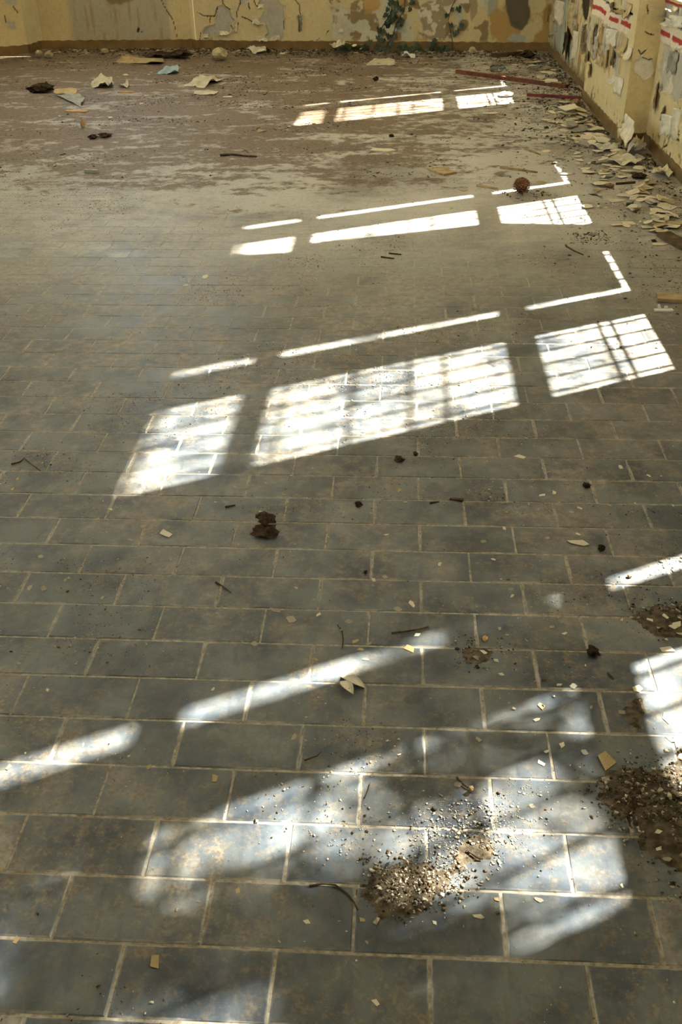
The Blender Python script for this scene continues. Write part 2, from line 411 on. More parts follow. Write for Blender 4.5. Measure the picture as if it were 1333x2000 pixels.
# left wall with three tall windows, front wall with one behind the camera: unseen, added for fill light
wl = MB(); y = YFRONT - .3
LEFT_FILL_OPEN = [(2.6, 4.9), (5.3, 7.4), (7.8, 9.7)]
for a, b in LEFT_FILL_OPEN:
    wl.box((XL - .25, y, -.2), (XL, a, HC)); wl.box((XL - .25, a, -.2), (XL, b, SILL)); wl.box((XL - .25, a, WTOP), (XL, b, HC)); y = b
wl.box((XL - .25, y, -.2), (XL, 11.5, HC))
wall_left = wl.build('wall_left', M['cream_room']); wall_left['kind'] = 'structure'
FRONT_FILL_OPEN = [(-4.8, -2.6)]
wf = MB(); x = XL - .3
for a, b in FRONT_FILL_OPEN:
    wf.box((x, YFRONT - .3, -.2), (a, YFRONT, HC)); wf.box((a, YFRONT - .3, -.2), (b, YFRONT, 1.0)); wf.box((a, YFRONT - .3, WTOP), (b, YFRONT, HC)); x = b
wf.box((x, YFRONT - .3, -.2), (2.0, YFRONT, HC))
wall_front = wf.build('wall_front', M['cream_room']); wall_front['kind'] = 'structure'

# ---- windows: frame, mullions, transoms, panes, an iron grille and boarded leaves
def window(n, s0, xp, boards=True, broken=False):
    w = empty('window_%d' % n, (xp, s0, SILL)); w['kind'] = 'structure'
    Hh = WTOP - SILL
    def part(name, a, b, mat, par=w): return MB().box(a, b).build(name, M[mat], par)
    e = .03
    fr = MB(); fr.box((-.03, 0, 0), (.03, e, Hh)); fr.box((-.03, WW - e, 0), (.03, WW, Hh)); fr.box((-.03, e, Hh - e), (.03, WW - e, Hh)); fr.box((-.03, e, -.02), (.03, WW - e, .0))
    fr.build('frame', M['frame'], w)
    part('mullion', (-.03, .618, 0), (.03, .858, Hh - e), 'frame')
    T1, T2 = (.855, .956), (2.16, 2.23)
    for z0, z1 in (T1, T2):
        part('transom', (-.028, e, z0), (.028, .618, z1), 'frame'); part('transom', (-.028, .858, z0), (.028, WW - e, z1), 'frame')
    rows = [(0, T1[0]), (T1[1], T2[0]), (T2[1], Hh - e)]
    for a, b in rows:
        for c, d in ((e, .618), (.858, WW - e)):
            part('pane', (-.002, c, a), (.002, d, b), 'glass')
    for z in (.396, .47, 1.314, 1.48, 1.75, 2.06, 2.59):
        part('glazing_bar', (-.006, e, z - .0045), (.006, .618, z + .0045), 'frame')
    g = empty('grille', (.10, 0, 0), parent=w)
    for k in range(13):
        yy = .045 + k * (WW - .09) / 12
        if .86 < yy < 1.03: continue
        MB().tube([(0, yy, -.03), (0, yy, Hh)], [.008, .008], 6).build('bar', M['iron'], g)
    if boards: part('board_panel', (.034, .947, .30), (.052, WW + .02, Hh), 'board')
    if broken:
        pts = [(-.02, 0), (.0, .08), (.03, .165), (.30, .803), (.44, 2.11), (.33, 2.16), (.45, 2.64), (.45, Hh), (-.02, Hh)]  # unseen board, its outline made up to trim this window's sun patch
        v = [(-.05, a, b) for a, b in pts] + [(-.036, a, b) for a, b in pts]; m = len(pts)
        obj('sun_cut_board', v, [tuple(range(m)), tuple(range(2 * m - 1, m - 1, -1))] + [(i, (i + 1) % m, m + (i + 1) % m, m + i) for i in range(m)], M['board'], w)
    return w
window(1, OPEN[1][0], XB + .14); window(2, OPEN[2][0], XB + .14); window(3, OPEN[3][0], XB + .14, broken=True); window(4, OPEN[4][0], XF + .135)
def simple_window(n, loc, rz, wd, sill, top):
    w = empty('window_%d' % n, loc, rz); w['kind'] = 'structure'; Hh = top - sill; e = .045
    fr = MB(); fr.box((-.03, 0, sill), (.03, e, top)); fr.box((-.03, wd - e, sill), (.03, wd, top)); fr.box((-.03, e, top - e), (.03, wd - e, top)); fr.box((-.03, e, sill), (.03, wd - e, sill + e))
    fr.build('frame', M['frame'], w)
    MB().box((-.03, wd / 2 - .04, sill + e), (.03, wd / 2 + .04, top - e)).build('mullion', M['frame'], w)
    for a, b in ((e, wd / 2 - .04), (wd / 2 + .04, wd - e)):
        for c, d in ((sill + e, sill + .30 * Hh), (sill + .33 * Hh, top - e)):
            MB().box((-.002, a, c), (.002, b, d)).build('pane', M['glass'], w)
        MB().box((-.025, a, sill + .30 * Hh), (.025, b, sill + .33 * Hh)).build('transom', M['frame'], w)
    return w
simple_window(6, (BX1, yb + .12, 0), math.pi / 2, BX1 - BX0, BS, BT)
for i, (a, b) in enumerate(FRONT_FILL_OPEN): simple_window(12 + i, (b, YFRONT - .15, 0), math.pi / 2, b - a, 1.0, WTOP)  # unseen front window, added to brighten the pier end
for i, (a, b) in enumerate(LEFT_FILL_OPEN): simple_window(7 + i, (XL - .12, a, 0), 0, b - a, SILL, WTOP)  # unseen left windows, added as ambient sky fill

# ---- outdoors: ground and the tree that dapples the nearest window
gr = MB().box((-40, -30, -.6), (XL - .3, 40, -.4)); gr.box((2.3, -30, -.6), (40, 40, -.4)); gr.box((XL - .3, 11.7, -.6), (2.3, 40, -.4)); gr.box((XL - .3, -30, -.6), (2.3, -3.2, -.4))
o = gr.build('ground', M['grass']); o['kind'] = 'structure'
def tree():
    """small tree close outside the nearest window; its leaf clumps hang where the sun to the dark parts of that patch passes"""
    r = random.Random(12); c = Vector((3.75, .25, 0)); t = empty('tree', (c.x, c.y, -.4))
    tag(t, 'leafy tree outside the window nearest the heap of crumbs', 'tree')
    MB().tube([(0, 0, 0), (.05, .02, 1.5), (-.03, .05, 3.2), (0, .1, 6.3)], [.11, .09, .06, .02], 8).build('trunk', M['trunk'], t)
    br = MB(); lv = MB(); o = Vector((c.x, c.y, -.4)); up = -SUN_TRAVEL / SUN_TRAVEL.x * -1
    dark = [(80, 1640), (60, 1740), (180, 1790), (150, 1900), (50, 1950), (215, 1690), (300, 1790), (420, 1770), (400, 1860), (520, 1810), (620, 1790), (600, 1880), (700, 1850), (290, 1900), (760, 1880), (850, 1860), (780, 1550), (850, 1500), (690, 1740), (920, 1850),
            (1290, 1860), (1200, 1940), (1060, 1990), (700, 1960), (620, 1990), (1150, 1490), (1010, 1450), (1190, 1570), (850, 1275), (930, 1250), (1010, 1225), (1090, 1195), (1140, 1180), (1050, 1400), (150, 1610)]
    for (x, y) in dark:
        f = Vector(G(x, y)); X_ = 3.55 + r.uniform(-.25, .3); k = X_ - f.x; p = f + Vector((1, .511, 1.35)) * k - o
        p0 = Vector((0, .06, max(1.5, p.z - r.uniform(.4, .9)))); br.tube([p0, p0.lerp(p, .5) + Vector((0, 0, .05)), p], [.014, .009, .003], 5)
        for q in range(58):
            g = p + Vector((r.gauss(0, .055), r.gauss(0, .045), r.gauss(0, .06))); d = Vector((r.gauss(0, 1), r.gauss(0, 1), r.gauss(0, .8))).normalized(); u = d.orthogonal().normalized(); s = r.uniform(.028, .05); w = d.cross(u)
            lv.add([g - u * s, g + w * s * .5, g + u * s, g - w * s * .5], [(0, 1, 2, 3)])
    q = br.build('branches', M['trunk'], t); q['kind'] = 'stuff'; q = lv.build('foliage', M['leaf'], t); q['kind'] = 'stuff'
tree()

# ------------------------------------------------------------------ skirting boards
def skirt_run(name, a, b, h=.072, th=.014):
    a = Vector((a[0], a[1])); b = Vector((b[0], b[1])); t = (b - a).normalized(); n = Vector((-t.y, t.x))
    c = Vector((-1.0, 4.0)) - (a + b) / 2
    if n.dot(c) < 0: n = -n
    L = (b - a).length; k = max(2, int(L / .035)); v = []; f = []
    r = random.Random(sum(map(ord, name)) % 99)
    for i in range(k + 1):
        p = a + t * (L * i / k); hh = h + .0035 * math.sin(i * 1.7) + r.uniform(-.002, .002); q = p + n * th; q2 = p + n * (th - .005)
        v += [(p.x, p.y, -.02), (q.x, q.y, -.02), (q.x, q.y, hh - .006), (q2.x, q2.y, hh), (p.x, p.y, hh)]
    for i in range(k):
        for j in range(5): x = i * 5 + j; y2 = i * 5 + (j + 1) % 5; f.append((x, y2, y2 + 5, x + 5))
    f += [(4, 3, 2, 1, 0), tuple(k * 5 + j for j in range(5))]
    o = obj(name, v, f, M['skirt']); o['kind'] = 'structure'; return o
skirt_run('baseboard_right', (XB, YFRONT), (XB, YA0))
skirt_run('baseboard_pier', (XA, YA0 - .014), (XA, YA1 + .014))
skirt_run('baseboard_pier_end', (XA - .002, YA0), (XB, YA0))
skirt_run('baseboard_far_right', (XF, YA1), (XF, 10.47))
skirt_run('baseboard_back', (1.63, 10.466), (-2.305, 10.955), .088)
skirt_run('baseboard_bay', (-2.36, 11.05), (-4.15, 11.05), .088)
skirt_run('baseboard_return', (-2.305, 10.955), (-2.36, 11.05), .088)
skirt_run('baseboard_left_pier', (-4.19, 10.69), (-5.6, 9.949), .088)
skirt_run('baseboard_bay_return', (-4.19, 10.69), (-4.155, 11.05), .088)

# ------------------------------------------------------------------ peeling wall faces, built as relief
CREAM = np.array(lin(203, 184, 138)); PLAST = np.array(lin(178, 170, 150)); BROWN = np.array(lin(138, 116, 78)); MINT = np.array(lin(176, 178, 158))
OCHRE = np.array(lin(176, 142, 84)); MOULD = np.array(lin(84, 78, 62)); CRACK = np.array(lin(46, 36, 22)); RED = np.array(lin(158, 44, 40)); BAND = np.array(lin(214, 200, 172))
def poly_sd(px, py, P):
    """signed distance to a polygon, negative inside"""
    d = np.full(px.shape, 1e9); ins = np.zeros(px.shape, bool); n = len(P)
    for i in range(n):
        ax, ay = P[i]; bx, by = P[(i + 1) % n]; ex, ey = bx - ax, by - ay
        t = np.clip(((px - ax) * ex + (py - ay) * ey) / (ex * ex + ey * ey + 1e-12), 0, 1)
        d = np.minimum(d, np.hypot(px - ax - t * ex, py - ay - t * ey))
        c = ((ay > py) != (by > py)) & (px < (bx - ax) * (py - ay) / (by - ay + 1e-12) + ax); ins ^= c
    return np.where(ins, -d, d)
def line_d(px, py, P):
    d = np.full(px.shape, 1e9)
    for i in range(len(P) - 1):
        ax, ay = P[i]; bx, by = P[i + 1]; ex, ey = bx - ax, by - ay
        t = np.clip(((px - ax) * ex + (py - ay) * ey) / (ex * ex + ey * ey + 1e-12), 0, 1)
        d = np.minimum(d, np.hypot(px - ax - t * ex, py - ay - t * ey))
    return d
def relief(name, parent, o, t, n, L, z0, z1, step, fn):
    """a fine grid over a wall face: fn(s, z) gives its height off the wall and its paint tone"""
    ns = int(L / step) + 1; nz = int((z1 - z0) / step) + 1
    s = np.linspace(0, L, ns); z = np.linspace(z0, z1, nz); S, Z = np.meshgrid(s, z, indexing='ij')
    h, c = fn(S, Z)
    h = np.maximum(h, .0006)
    o = np.array(o); t = np.array(t); n = np.array(n)
    V = np.empty((ns, nz, 3))
    V[..., 0] = o[0] + S * t[0] + h * n[0]; V[..., 1] = o[1] + S * t[1] + h * n[1]; V[..., 2] = Z
    idx = np.arange(ns * nz).reshape(ns, nz)
    q = np.stack([idx[:-1, :-1], idx[1:, :-1], idx[1:, 1:], idx[:-1, 1:]], -1).reshape(-1, 4)
    # face towards the room
    if np.cross(np.append(t, 0), (0, 0, 1)) @ np.append(n, 0) < 0: q = q[:, ::-1]
    me = bpy.data.meshes.new(name)
    me.vertices.add(ns * nz); me.vertices.foreach_set('co', V.ravel())
    me.loops.add(q.size); me.loops.foreach_set('vertex_index', q.ravel().astype(np.int32))
    me.polygons.add(len(q)); me.polygons.foreach_set('loop_start', np.arange(0, q.size, 4, dtype=np.int32))
    me.update(calc_edges=True); me.validate()
    at = me.attributes.new('tone', 'FLOAT_COLOR', 'POINT')
    rgba = np.ones((ns * nz, 4)); rgba[:, :3] = c.reshape(-1, 3); at.data.foreach_set('color', rgba.ravel().astype(np.float32))
    me.materials.append(M['wall'])
    ob = bpy.data.objects.new(name, me); link(ob, parent); return ob
def base_paint(S, Z, seed, stain=1.0):
    c = np.ones(S.shape + (3,)) * CREAM
    m = sst(.45, .75, fbm(S * 3, Z * 3, seed))[..., None]; c = c * (1 - .12 * m) + .12 * m * BROWN
    m = (sst(.5, .8, fbm(S * 22, Z * 3, seed + 3)) * sst(.35, .02, Z))[..., None]; c = c * (1 - .35 * stain * m) + .35 * stain * m * BROWN
    h = .006 + .002 * fbm(S * 9, Z * 9, seed + 5)
    return h, c
def mixc(c, m, tone): return c * (1 - m[..., None]) + np.array(tone) * m[..., None]
def holes(S, Z, h, c, polys, tone, seed, curl=.012, jit=.012, depth=.002):
    jx = (fbm(S * 30, Z * 30, seed) - .5) * 2 * jit
    for k, P in enumerate(polys):
        sd = poly_sd(S, Z, P) + jx
        ins = sd < 0
        lip = np.exp(-np.clip(sd, 0, 1) / .014) * (fbm(S * 14, Z * 14, seed + k) ** 1.3) * curl * 1.7
        h = np.where(ins, depth + .0015 * fbm(S * 40, Z * 40, seed + 9), h + lip)
        tn = np.array(tone) * (.86 + .28 * fbm(S * 16, Z * 16, seed + 4))[..., None]
        c = np.where(ins[..., None], tn, c)
    return h, c
def cracks(S, Z, h, c, lines, width=.004, lift=.008):
    jx = (fbm(S * 40, Z * 40, 71) - .5) * .012; jz = (fbm(S * 40, Z * 40, 72) - .5) * .012
    for P in lines:
        d = line_d(S + jx, Z + jz, P); up = np.exp(-d / .012) * lift
        m = d < width
        h = np.where(m, .001, h + up); c = np.where(m[..., None], CRACK, c)
    return h, c

# -- back wall, main run. s runs along the wall from its right corner to the left
b0 = np.array([1.62, 10.467]); b1 = np.array(BK[2]); bt = (b1 - b0) / np.linalg.norm(b1 - b0); bn = np.array([bt[1], -bt[0]]); bn = bn if bn[1] < 0 else -bn
def bp(x, y):
    p = PL(x, y, (b0[0], b0[1], 0), (bn[0], bn[1], 0)); return (float((p[:2] - b0) @ bt), float(p[2]))
def z3(pts): return [bp(380 + x / 4.76, y / 4.76) for x, y in pts]
def z4(pts): return [bp(630 + x / 5.796, y / 5.796) for x, y in pts]
def z5(pts): return [bp(840 + x / 4.3, y / 4.3) for x, y in pts]
def fn_back(S, Z):
    h, c = base_paint(S, Z, 5)
    xw = lambda x: bp(x, 50)[0]
    # damp stripped stretch between the ivy and the corner: layers of old distemper
    reg = sst(xw(646), xw(664), S + (fbm(S * 7, Z * 7, 40) - .5) * .2) if xw(646) < xw(664) else sst(xw(664) + .0, xw(646), S) * 0
    a, b = xw(650), 0.0
    reg = sst(a + .03, a - .03, S + (fbm(S * 7, Z * 5, 40) - .5) * .22)
    n1 = fbm(S * 4.2, Z * 4.2, 41); n2 = fbm(S * 9, Z * 9, 42); n3 = fbm(S * 3.1 + 5, Z * 3.4, 43)
    lay = np.ones(c.shape) * np.array(lin(196, 188, 160)); lay = mixc(lay, sst(.48, .54, fbm(S * 3.3 + 9, Z * 3.3, 47)) * .8, MINT)
    lay = mixc(lay, sst(.5, .56, n1), CREAM * .95); lay = mixc(lay, sst(.58, .62, n2), BROWN); lay = mixc(lay, sst(.60, .64, n3), OCHRE)
    low = sst(.13, .085, Z + (n2 - .5) * .06); lay = mixc(lay, low * .5, CREAM)
    hh = .002 + .004 * sst(.45, .52, n1) + .003 * sst(.55, .6, n3)
    bigbrown = poly_sd(S, Z, z5([(-60, 40), (-110, 90), (-60, 200), (-40, 330), (130, 340), (150, 180), (120, 60), (200, 30), (330, 40), (350, 190), (400, 60), (370, -40), (100, -40)])) + (n2 - .5) * .06
    m = sst(.008, -.008, bigbrown); lay = mixc(lay, m, np.array(lin(148, 132, 102))); hh = hh * (1 - m) + .0015 * m
    spots = sst(.54, .60, fbm(S * 17, Z * 17, 44)) * m; lay = mixc(lay, spots, BAND * .9); hh = hh + .003 * spots
    # ochre corner with a mouldy patch
    m = sst(xw(953) + .01, xw(953) - .01, S + (n2 - .5) * .05); lay = mixc(lay, m, OCHRE * (.9)); lay = mixc(lay, m * sst(.5, .6, n1), CREAM * .9)
    m = sst(.012, -.012, poly_sd(S, Z, z5([(640, -40), (830, -40), (850, 100), (820, 200), (770, 250), (690, 210), (650, 100)])) + (n2 - .5) * .05); lay = mixc(lay, m, MOULD)
    m = sst(.008, -.008, poly_sd(S, Z, z5([(640, 330), (700, 280), (800, 300), (800, 345), (690, 350)]))); lay = mixc(lay, m, MINT * .8)
    m = sst(.008, -.008, poly_sd(S, Z, z5([(490, 140), (560, 60), (570, -20), (500, -20)])) + (n2 - .5) * .03); lay = mixc(lay, m, MINT * .75)
    c = c * (1 - reg[..., None]) + lay * reg[..., None]; h = h * (1 - reg) + hh * reg
    lip = np.exp(-np.abs(reg - .5) * 8) * .008 * n2; h = h + lip
    # bare patches and splits in the sound paint to the left
    P1 = z3([(265, 45), (330, 90), (350, 160), (380, 190), (350, 230), (330, 300), (270, 325), (215, 330), (180, 300), (150, 350), (100, 355), (75, 310), (95, 250), (190, 230), (200, 150), (220, 60)])
    P2 = z3([(600, 20), (640, -30), (770, -30), (800, 40), (860, 50), (830, 130), (845, 190), (830, 270), (830, 350), (795, 375), (735, 340), (620, 395), (610, 370), (690, 310), (660, 220), (600, 215), (540, 185), (620, 170), (650, 100), (640, 70), (590, 60)])
    P3 = z3([(950, 150), (1020, 140), (1000, 300), (975, 230)])
    P4 = z3([(420, -30), (490, -30), (510, 20), (430, 35)])
    P5 = z3([(1260, 275), (1220, 330), (1235, 290)])
    h, c = holes(S, Z, h, c, [P1, P2, P3, P4], PLAST, 60, jit=.006)
    L = [z3(q) for q in ([(30, 115), (100, 150), (190, 150), (215, 70)], [(265, -20), (265, 35), (330, 88)], [(398, 155), (400, 100), (425, 40), (430, 0)], [(440, 155), (520, 185), (600, 240)], [(940, -5), (975, 40), (988, 140)],
                                     [(340, 232), (388, 295), (410, 215)], [(555, 0), (575, 50), (640, 72)], [(148, 150), (140, 220)], [(1085, 380), (1130, 385), (1160, 360)], [(500, 20), (515, 85)], [(835, 100), (832, 270)], [(60, 300), (45, 400)])]
    h, c = cracks(S, Z, h, c, L, .0042)
    h, c = holes(S, Z, h, c, [P5], MOULD, 61, jit=.003)
    m = sst(.07, .02, Z) * .5; c = mixc(c, m, BROWN * .6)
    return h, c
relief('plaster_face', wall_back, b0, bt, bn, float(np.linalg.norm(b1 - b0)), .07, 1.5, .0085, fn_back)
# -- recessed bay, paint rolled grey in the middle and streaked
def fn_bay(S, Z):
    h, c = base_paint(S, Z, 15, .6)
    grey = sst(.22, .27, S) * sst(1.42, 1.36, S); n = fbm(S * 30, Z * 3.0, 16)
    c = mixc(c, grey * .75, PLAST * .82); c = mixc(c, grey * sst(.55, .7, n) * .45, OCHRE * .6)
    m = sst(.01, -.02, poly_sd(S, Z, [(.5, .60), (.62, .47), (.9, .44), (1.02, .62)]) + (fbm(S * 14, Z * 14, 17) - .5) * .05); c = mixc(c, m, BROWN * (.9)); h = h - .003 * m
    h, c = cracks(S, Z, h, c, [[(.34, .60), (.30, .45), (.20, .28), (.17, .10)]], .004, .004)
    h, c = holes(S, Z, h, c, [[(.6, .20), (.62, .22), (.64, .17), (.61, .165)], [(.56, .165), (.58, .185), (.59, .16)]], CRACK, 18, jit=.003)
    return h, c
relief('plaster_face', wall_back, (-2.37, 11.05), (-1, 0), (0, -1), 1.76, .07, .72, .011, fn_bay)
lt = np.array([-5.6 + 4.19, 9.949 - 10.69]); lt /= np.linalg.norm(lt); ln = np.array([-lt[1], lt[0]]); ln = ln if ln[1] < 0 else -ln
def lp(x, y):
    p = PL(x, y, (-4.19, 10.69, 0), (ln[0], ln[1], 0)); return (float((p[:2] - np.array((-4.19, 10.69))) @ lt), float(p[2]))
def fn_left(S, Z):
    h, c = base_paint(S, Z, 25, 1.0)
    P = [[lp(x / 6.06, y / 6.06) for x, y in q] for q in ([(50, 0), (190, 0), (200, 60), (150, 55), (70, 40)], [(75, 250), (170, 255), (190, 345), (90, 340)])]
    h, c = holes(S, Z, h, c, P, PLAST, 26, jit=.006)
    h, c = cracks(S, Z, h, c, [[lp(x / 6.06, y / 6.06) for x, y in q] for q in ([(145, 60), (205, 150)], [(55, 190), (75, 260)])], .0045)
    return h, c
relief('plaster_face', wall_back, (-4.19, 10.69), lt, ln, .75, .07, .72, .011, fn_left)

# -- pier and right wall: s is the distance along Y from the face's near edge
def rp(x, y, X, ya):
    p = PL(x, y, (X, 0, 0), (1, 0, 0)); return (float(p[1] - ya), float(p[2]))
def stripe(S, Z, h, c, gaps, wav):
    zc = .684 + wav
    band = sst(.064, .058, np.abs(Z - zc - .008)); c = mixc(c, band, BAND); h = h + .004 * band
    g = np.ones(S.shape)
    for a, b in gaps: g = g * (1 - sst(a - .02, a, S) * sst(b + .02, b, S))
    red = sst(.0165, .013, np.abs(Z - zc + (fbm(S * 18, Z * 2, 3) - .5) * .012)) * g; c = mixc(c, red, RED)
    d = np.abs(Z - zc - .068); m = (d < .006); c = np.where(m[..., None], CRACK * 1.3, c); h = np.where(m, .001, h)
    return h, c
def slits(S, Z, h, c, n, s0, s1, z0, z1, seed):
    r = random.Random(seed)
    for k in range(n):
        s = r.uniform(s0, s1); a = r.uniform(z0, z1); b = a + r.uniform(.05, .17); w = r.uniform(.004, .016)
        d = np.hypot((S - s - (Z - a) * r.uniform(-.08, .08)) / w, np.clip(np.maximum(a - Z, Z - b), 0, 1) / (w * 1.2)) + (fbm(S * 30, Z * 20, seed + k) - .5) * .6
        m = d < 1; up = np.exp(-np.clip(d - 1, 0, 20) * .45) * r.uniform(.006, .018)
        h = np.where(m, .0008, h + up); c = np.where(m[..., None], CRACK * r.uniform(.8, 2.6), c)
    return h, c
def fn_pier(S, Z):
    h, c = base_paint(S, Z, 31, .5)
    Lp = YA1 - YA0
    peel = sst(.30, .36, S) * sst(.33, .40, Z + (fbm(S * 10, Z * 3, 33) - .5) * .16) * sst(.645, .62, Z)
    n1 = fbm(S * 11, Z * 2.6, 32); n2 = fbm(S * 16 + 3, Z * 3.4, 34)
    lay = np.ones(c.shape) * (CREAM * .93); lay = mixc(lay, sst(.5, .53, n1), PLAST); lay = mixc(lay, sst(.56, .58, n2), OCHRE * .95)
    c = c * (1 - peel[..., None]) + lay * peel[..., None]
    h = h * (1 - peel) + peel * (.003 + .016 * sst(.44, .54, n1) * n1 + .012 * sst(.5, .6, n2))
    top = sst(.735, .75, Z) * sst(.24, .30, S); lay = mixc(np.ones(c.shape) * PLAST, sst(.5, .55, n1), CREAM); c = c * (1 - top[..., None]) + lay * top[..., None]; h = h * (1 - top) + top * (.003 + .01 * n1)
    h, c = slits(S, Z, h, c, 26, .34, Lp - .05, .33, .56, 35)
    h, c = slits(S, Z, h, c, 8, .3, Lp - .05, .74, .86, 36)
    sr = S * sst(.2, .24, S)
    hs, cs = stripe(S, Z, h, c, [(.52, .60), (.93, 1.02)], .008 * np.sin(S * 6)); m = sst(.20, .215, S); h = h * (1 - m) + hs * m; c = c * (1 - m[..., None]) + cs * m[..., None]
    n = fbm(S * 25, Z * 25, 39); m = sst(.66, .72, n) * sst(.22, .10, Z); c = mixc(c, m * .8, CRACK * 2)
    return h, c
relief('plaster_face', wall_right, (XA, YA0), (0, 1), (-1, 0), YA1 - YA0, .06, 1.5, .0065, fn_pier)
def fn_near(S, Z):
    h, c = base_paint(S, Z, 51, .6)
    yy = 4.4; S = S - 1.8
    n = fbm(S * 3.2, Z * 2.4, 57); m = sst(.545, .56, n) * (S < .55) * (Z < .62) * (Z > .12); c = mixc(c, m, PLAST * .92); h = h * (1 - m) + .002 * m + .01 * np.exp(-np.abs(n - .55) / .012) * (S < .5) * (Z < .62)
    q = lambda pts, dx=1193, k=9.52, dy=0: [rp(dx + x / k, dy + y / k, XB - .01, yy) for x, y in pts]
    G1 = q([(1010, 790), (1060, 780), (1090, 860), (1140, 800), (1160, 900), (1130, 1160), (1240, 930), (1320, 910), (1500, 900), (1500, 1750), (1330, 1850), (1190, 1900), (1080, 1700), (930, 1700), (930, 1200), (980, 1000)])
    G2 = q([(1010, 40), (1500, 100), (1500, 560), (1250, 560), (1000, 470), (960, 380), (980, 200)])
    h, c = holes(S, Z, h, c, [G1, G2], PLAST * .92, 52, jit=.01, curl=.018)
    w = sst(.55, .62, fbm(S * 12, Z * 12, 53)); m = (h < .005) * w; c = mixc(c, m * .7, BAND)
    h, c = stripe(S, Z, h, c, [(1.22, 1.26)], 0)
    c = mixc(c, sst(.845, .855, Z) * sst(.872, .865, Z), RED * .8); c = mixc(c, sst(.872, .878, Z) * .8, MOULD)
    L = [q(z) for z in ([(1250, 930), (1150, 1170)], [(1210, 1180), (1180, 1310)])]
    L2 = [q(z, 1130, 6.566, 140) for z in ([(1130, 450), (1120, 590)], [(1200, 600), (1215, 740), (1150, 940), (1090, 970)], [(1320, 470), (1290, 700), (1300, 890), (1260, 860), (1300, 770)])]
    h, c = cracks(S, Z, h, c, L + L2, .0065, .016)
    h, c = slits(S, Z, h, c, 5, .3, 1.0, .12, .5, 55); h, c = slits(S, Z, h, c, 12, -1.7, .2, .15, .5, 56)
    n = fbm(S * 25, Z * 25, 59); m = sst(.64, .70, n) * sst(.2, .09, Z); c = mixc(c, m * .8, CRACK * 2)
    return h, c
relief('plaster_face', wall_right, (XB, 2.6), (0, 1), (-1, 0), YA0 - 2.6, .06, .878, .0065, fn_near)
def fn_far(S, Z):
    h, c = base_paint(S, Z, 81, 1.0)
    n1 = fbm(S * 5, Z * 1.4, 82); n2 = fbm(S * 13, Z * 3, 83)
    lay = np.ones(c.shape) * (CREAM * .8); lay = mixc(lay, sst(.52, .55, n1) * .85, MINT * .78); lay = mixc(lay, sst(.56, .6, n2), OCHRE * .8); lay = mixc(lay, sst(.62, .68, fbm(S * 6, Z * 6, 84)), BROWN * .7)
    c = lay; h = .003 + .009 * sst(.46, .55, n2) + .008 * sst(.45, .52, n1)
    q = lambda pts: [rp(x, y, XF, YA1) for x, y in pts]
    m = sst(.01, -.01, poly_sd(S, Z, q([(1090, 0), (1110, 0), (1107, 100), (1088, 118)])) + (n2 - .5) * .04); c = mixc(c, m, MINT * .8); h = h * (1 - m) + .002 * m
    h, c = slits(S, Z, h, c, 44, .15, 2.75, .08, .52, 85)
    m = sst(.006, -.006, poly_sd(S, Z, q([(1138, -8), (1156, -8), (1153, 28), (1147, 46), (1141, 30)])) + (n2 - .5) * .02); c = mixc(c, m, CRACK); h = h * (1 - m) + .0008 * m
    m = sst(.14, .08, Z) * .6; c = mixc(c, m, BROWN * .6)
    return h, c
relief('plaster_face', wall_right, (XF, YA1 + .0), (0, 1), (-1, 0), 10.47 - YA1, .06, .876, .0085, fn_far)
# pier end, facing the camera
def fn_end(S, Z):
    h, c = base_paint(S, Z, 91, .3); c = c * np.array([1.16, 1.17, 1.2])  # paint lightened on this face to stand in for light falling on it
    ep = lambda x, y: (lambda p: (float(p[0] - XA + .02), float(p[2])))(PL(1193 + x / 9.52, y / 9.52, (0, YA0, 0), (0, 1, 0)))
    P = [ep(x, y) for x, y in [(580, 1000), (600, 1060), (760, 1100), (800, 1290), (740, 1420), (590, 1510), (530, 1400), (440, 1340), (430, 1130), (520, 1130)]]
    h, c = holes(S, Z, h * .5, c, [P], np.array(lin(226, 217, 198)), 37, jit=.004, depth=.001)  # bare patch tone lightened too, against the shade on this face
    L = [[ep(x, y) for x, y in q] for q in ([(640, 590), (680, 630), (800, 640)], [(520, 920), (570, 1000), (680, 930)], [(690, 80), (690, 250)], [(590, 1060), (700, 1110), (770, 1100)])]
    return cracks(S, Z, h, c, L, .003, .003)
relief('plaster_face', wall_right, (XA - .02, YA0), (1, 0), (0, -1), XB - XA + .02, .06, 1.5, .005, fn_end)

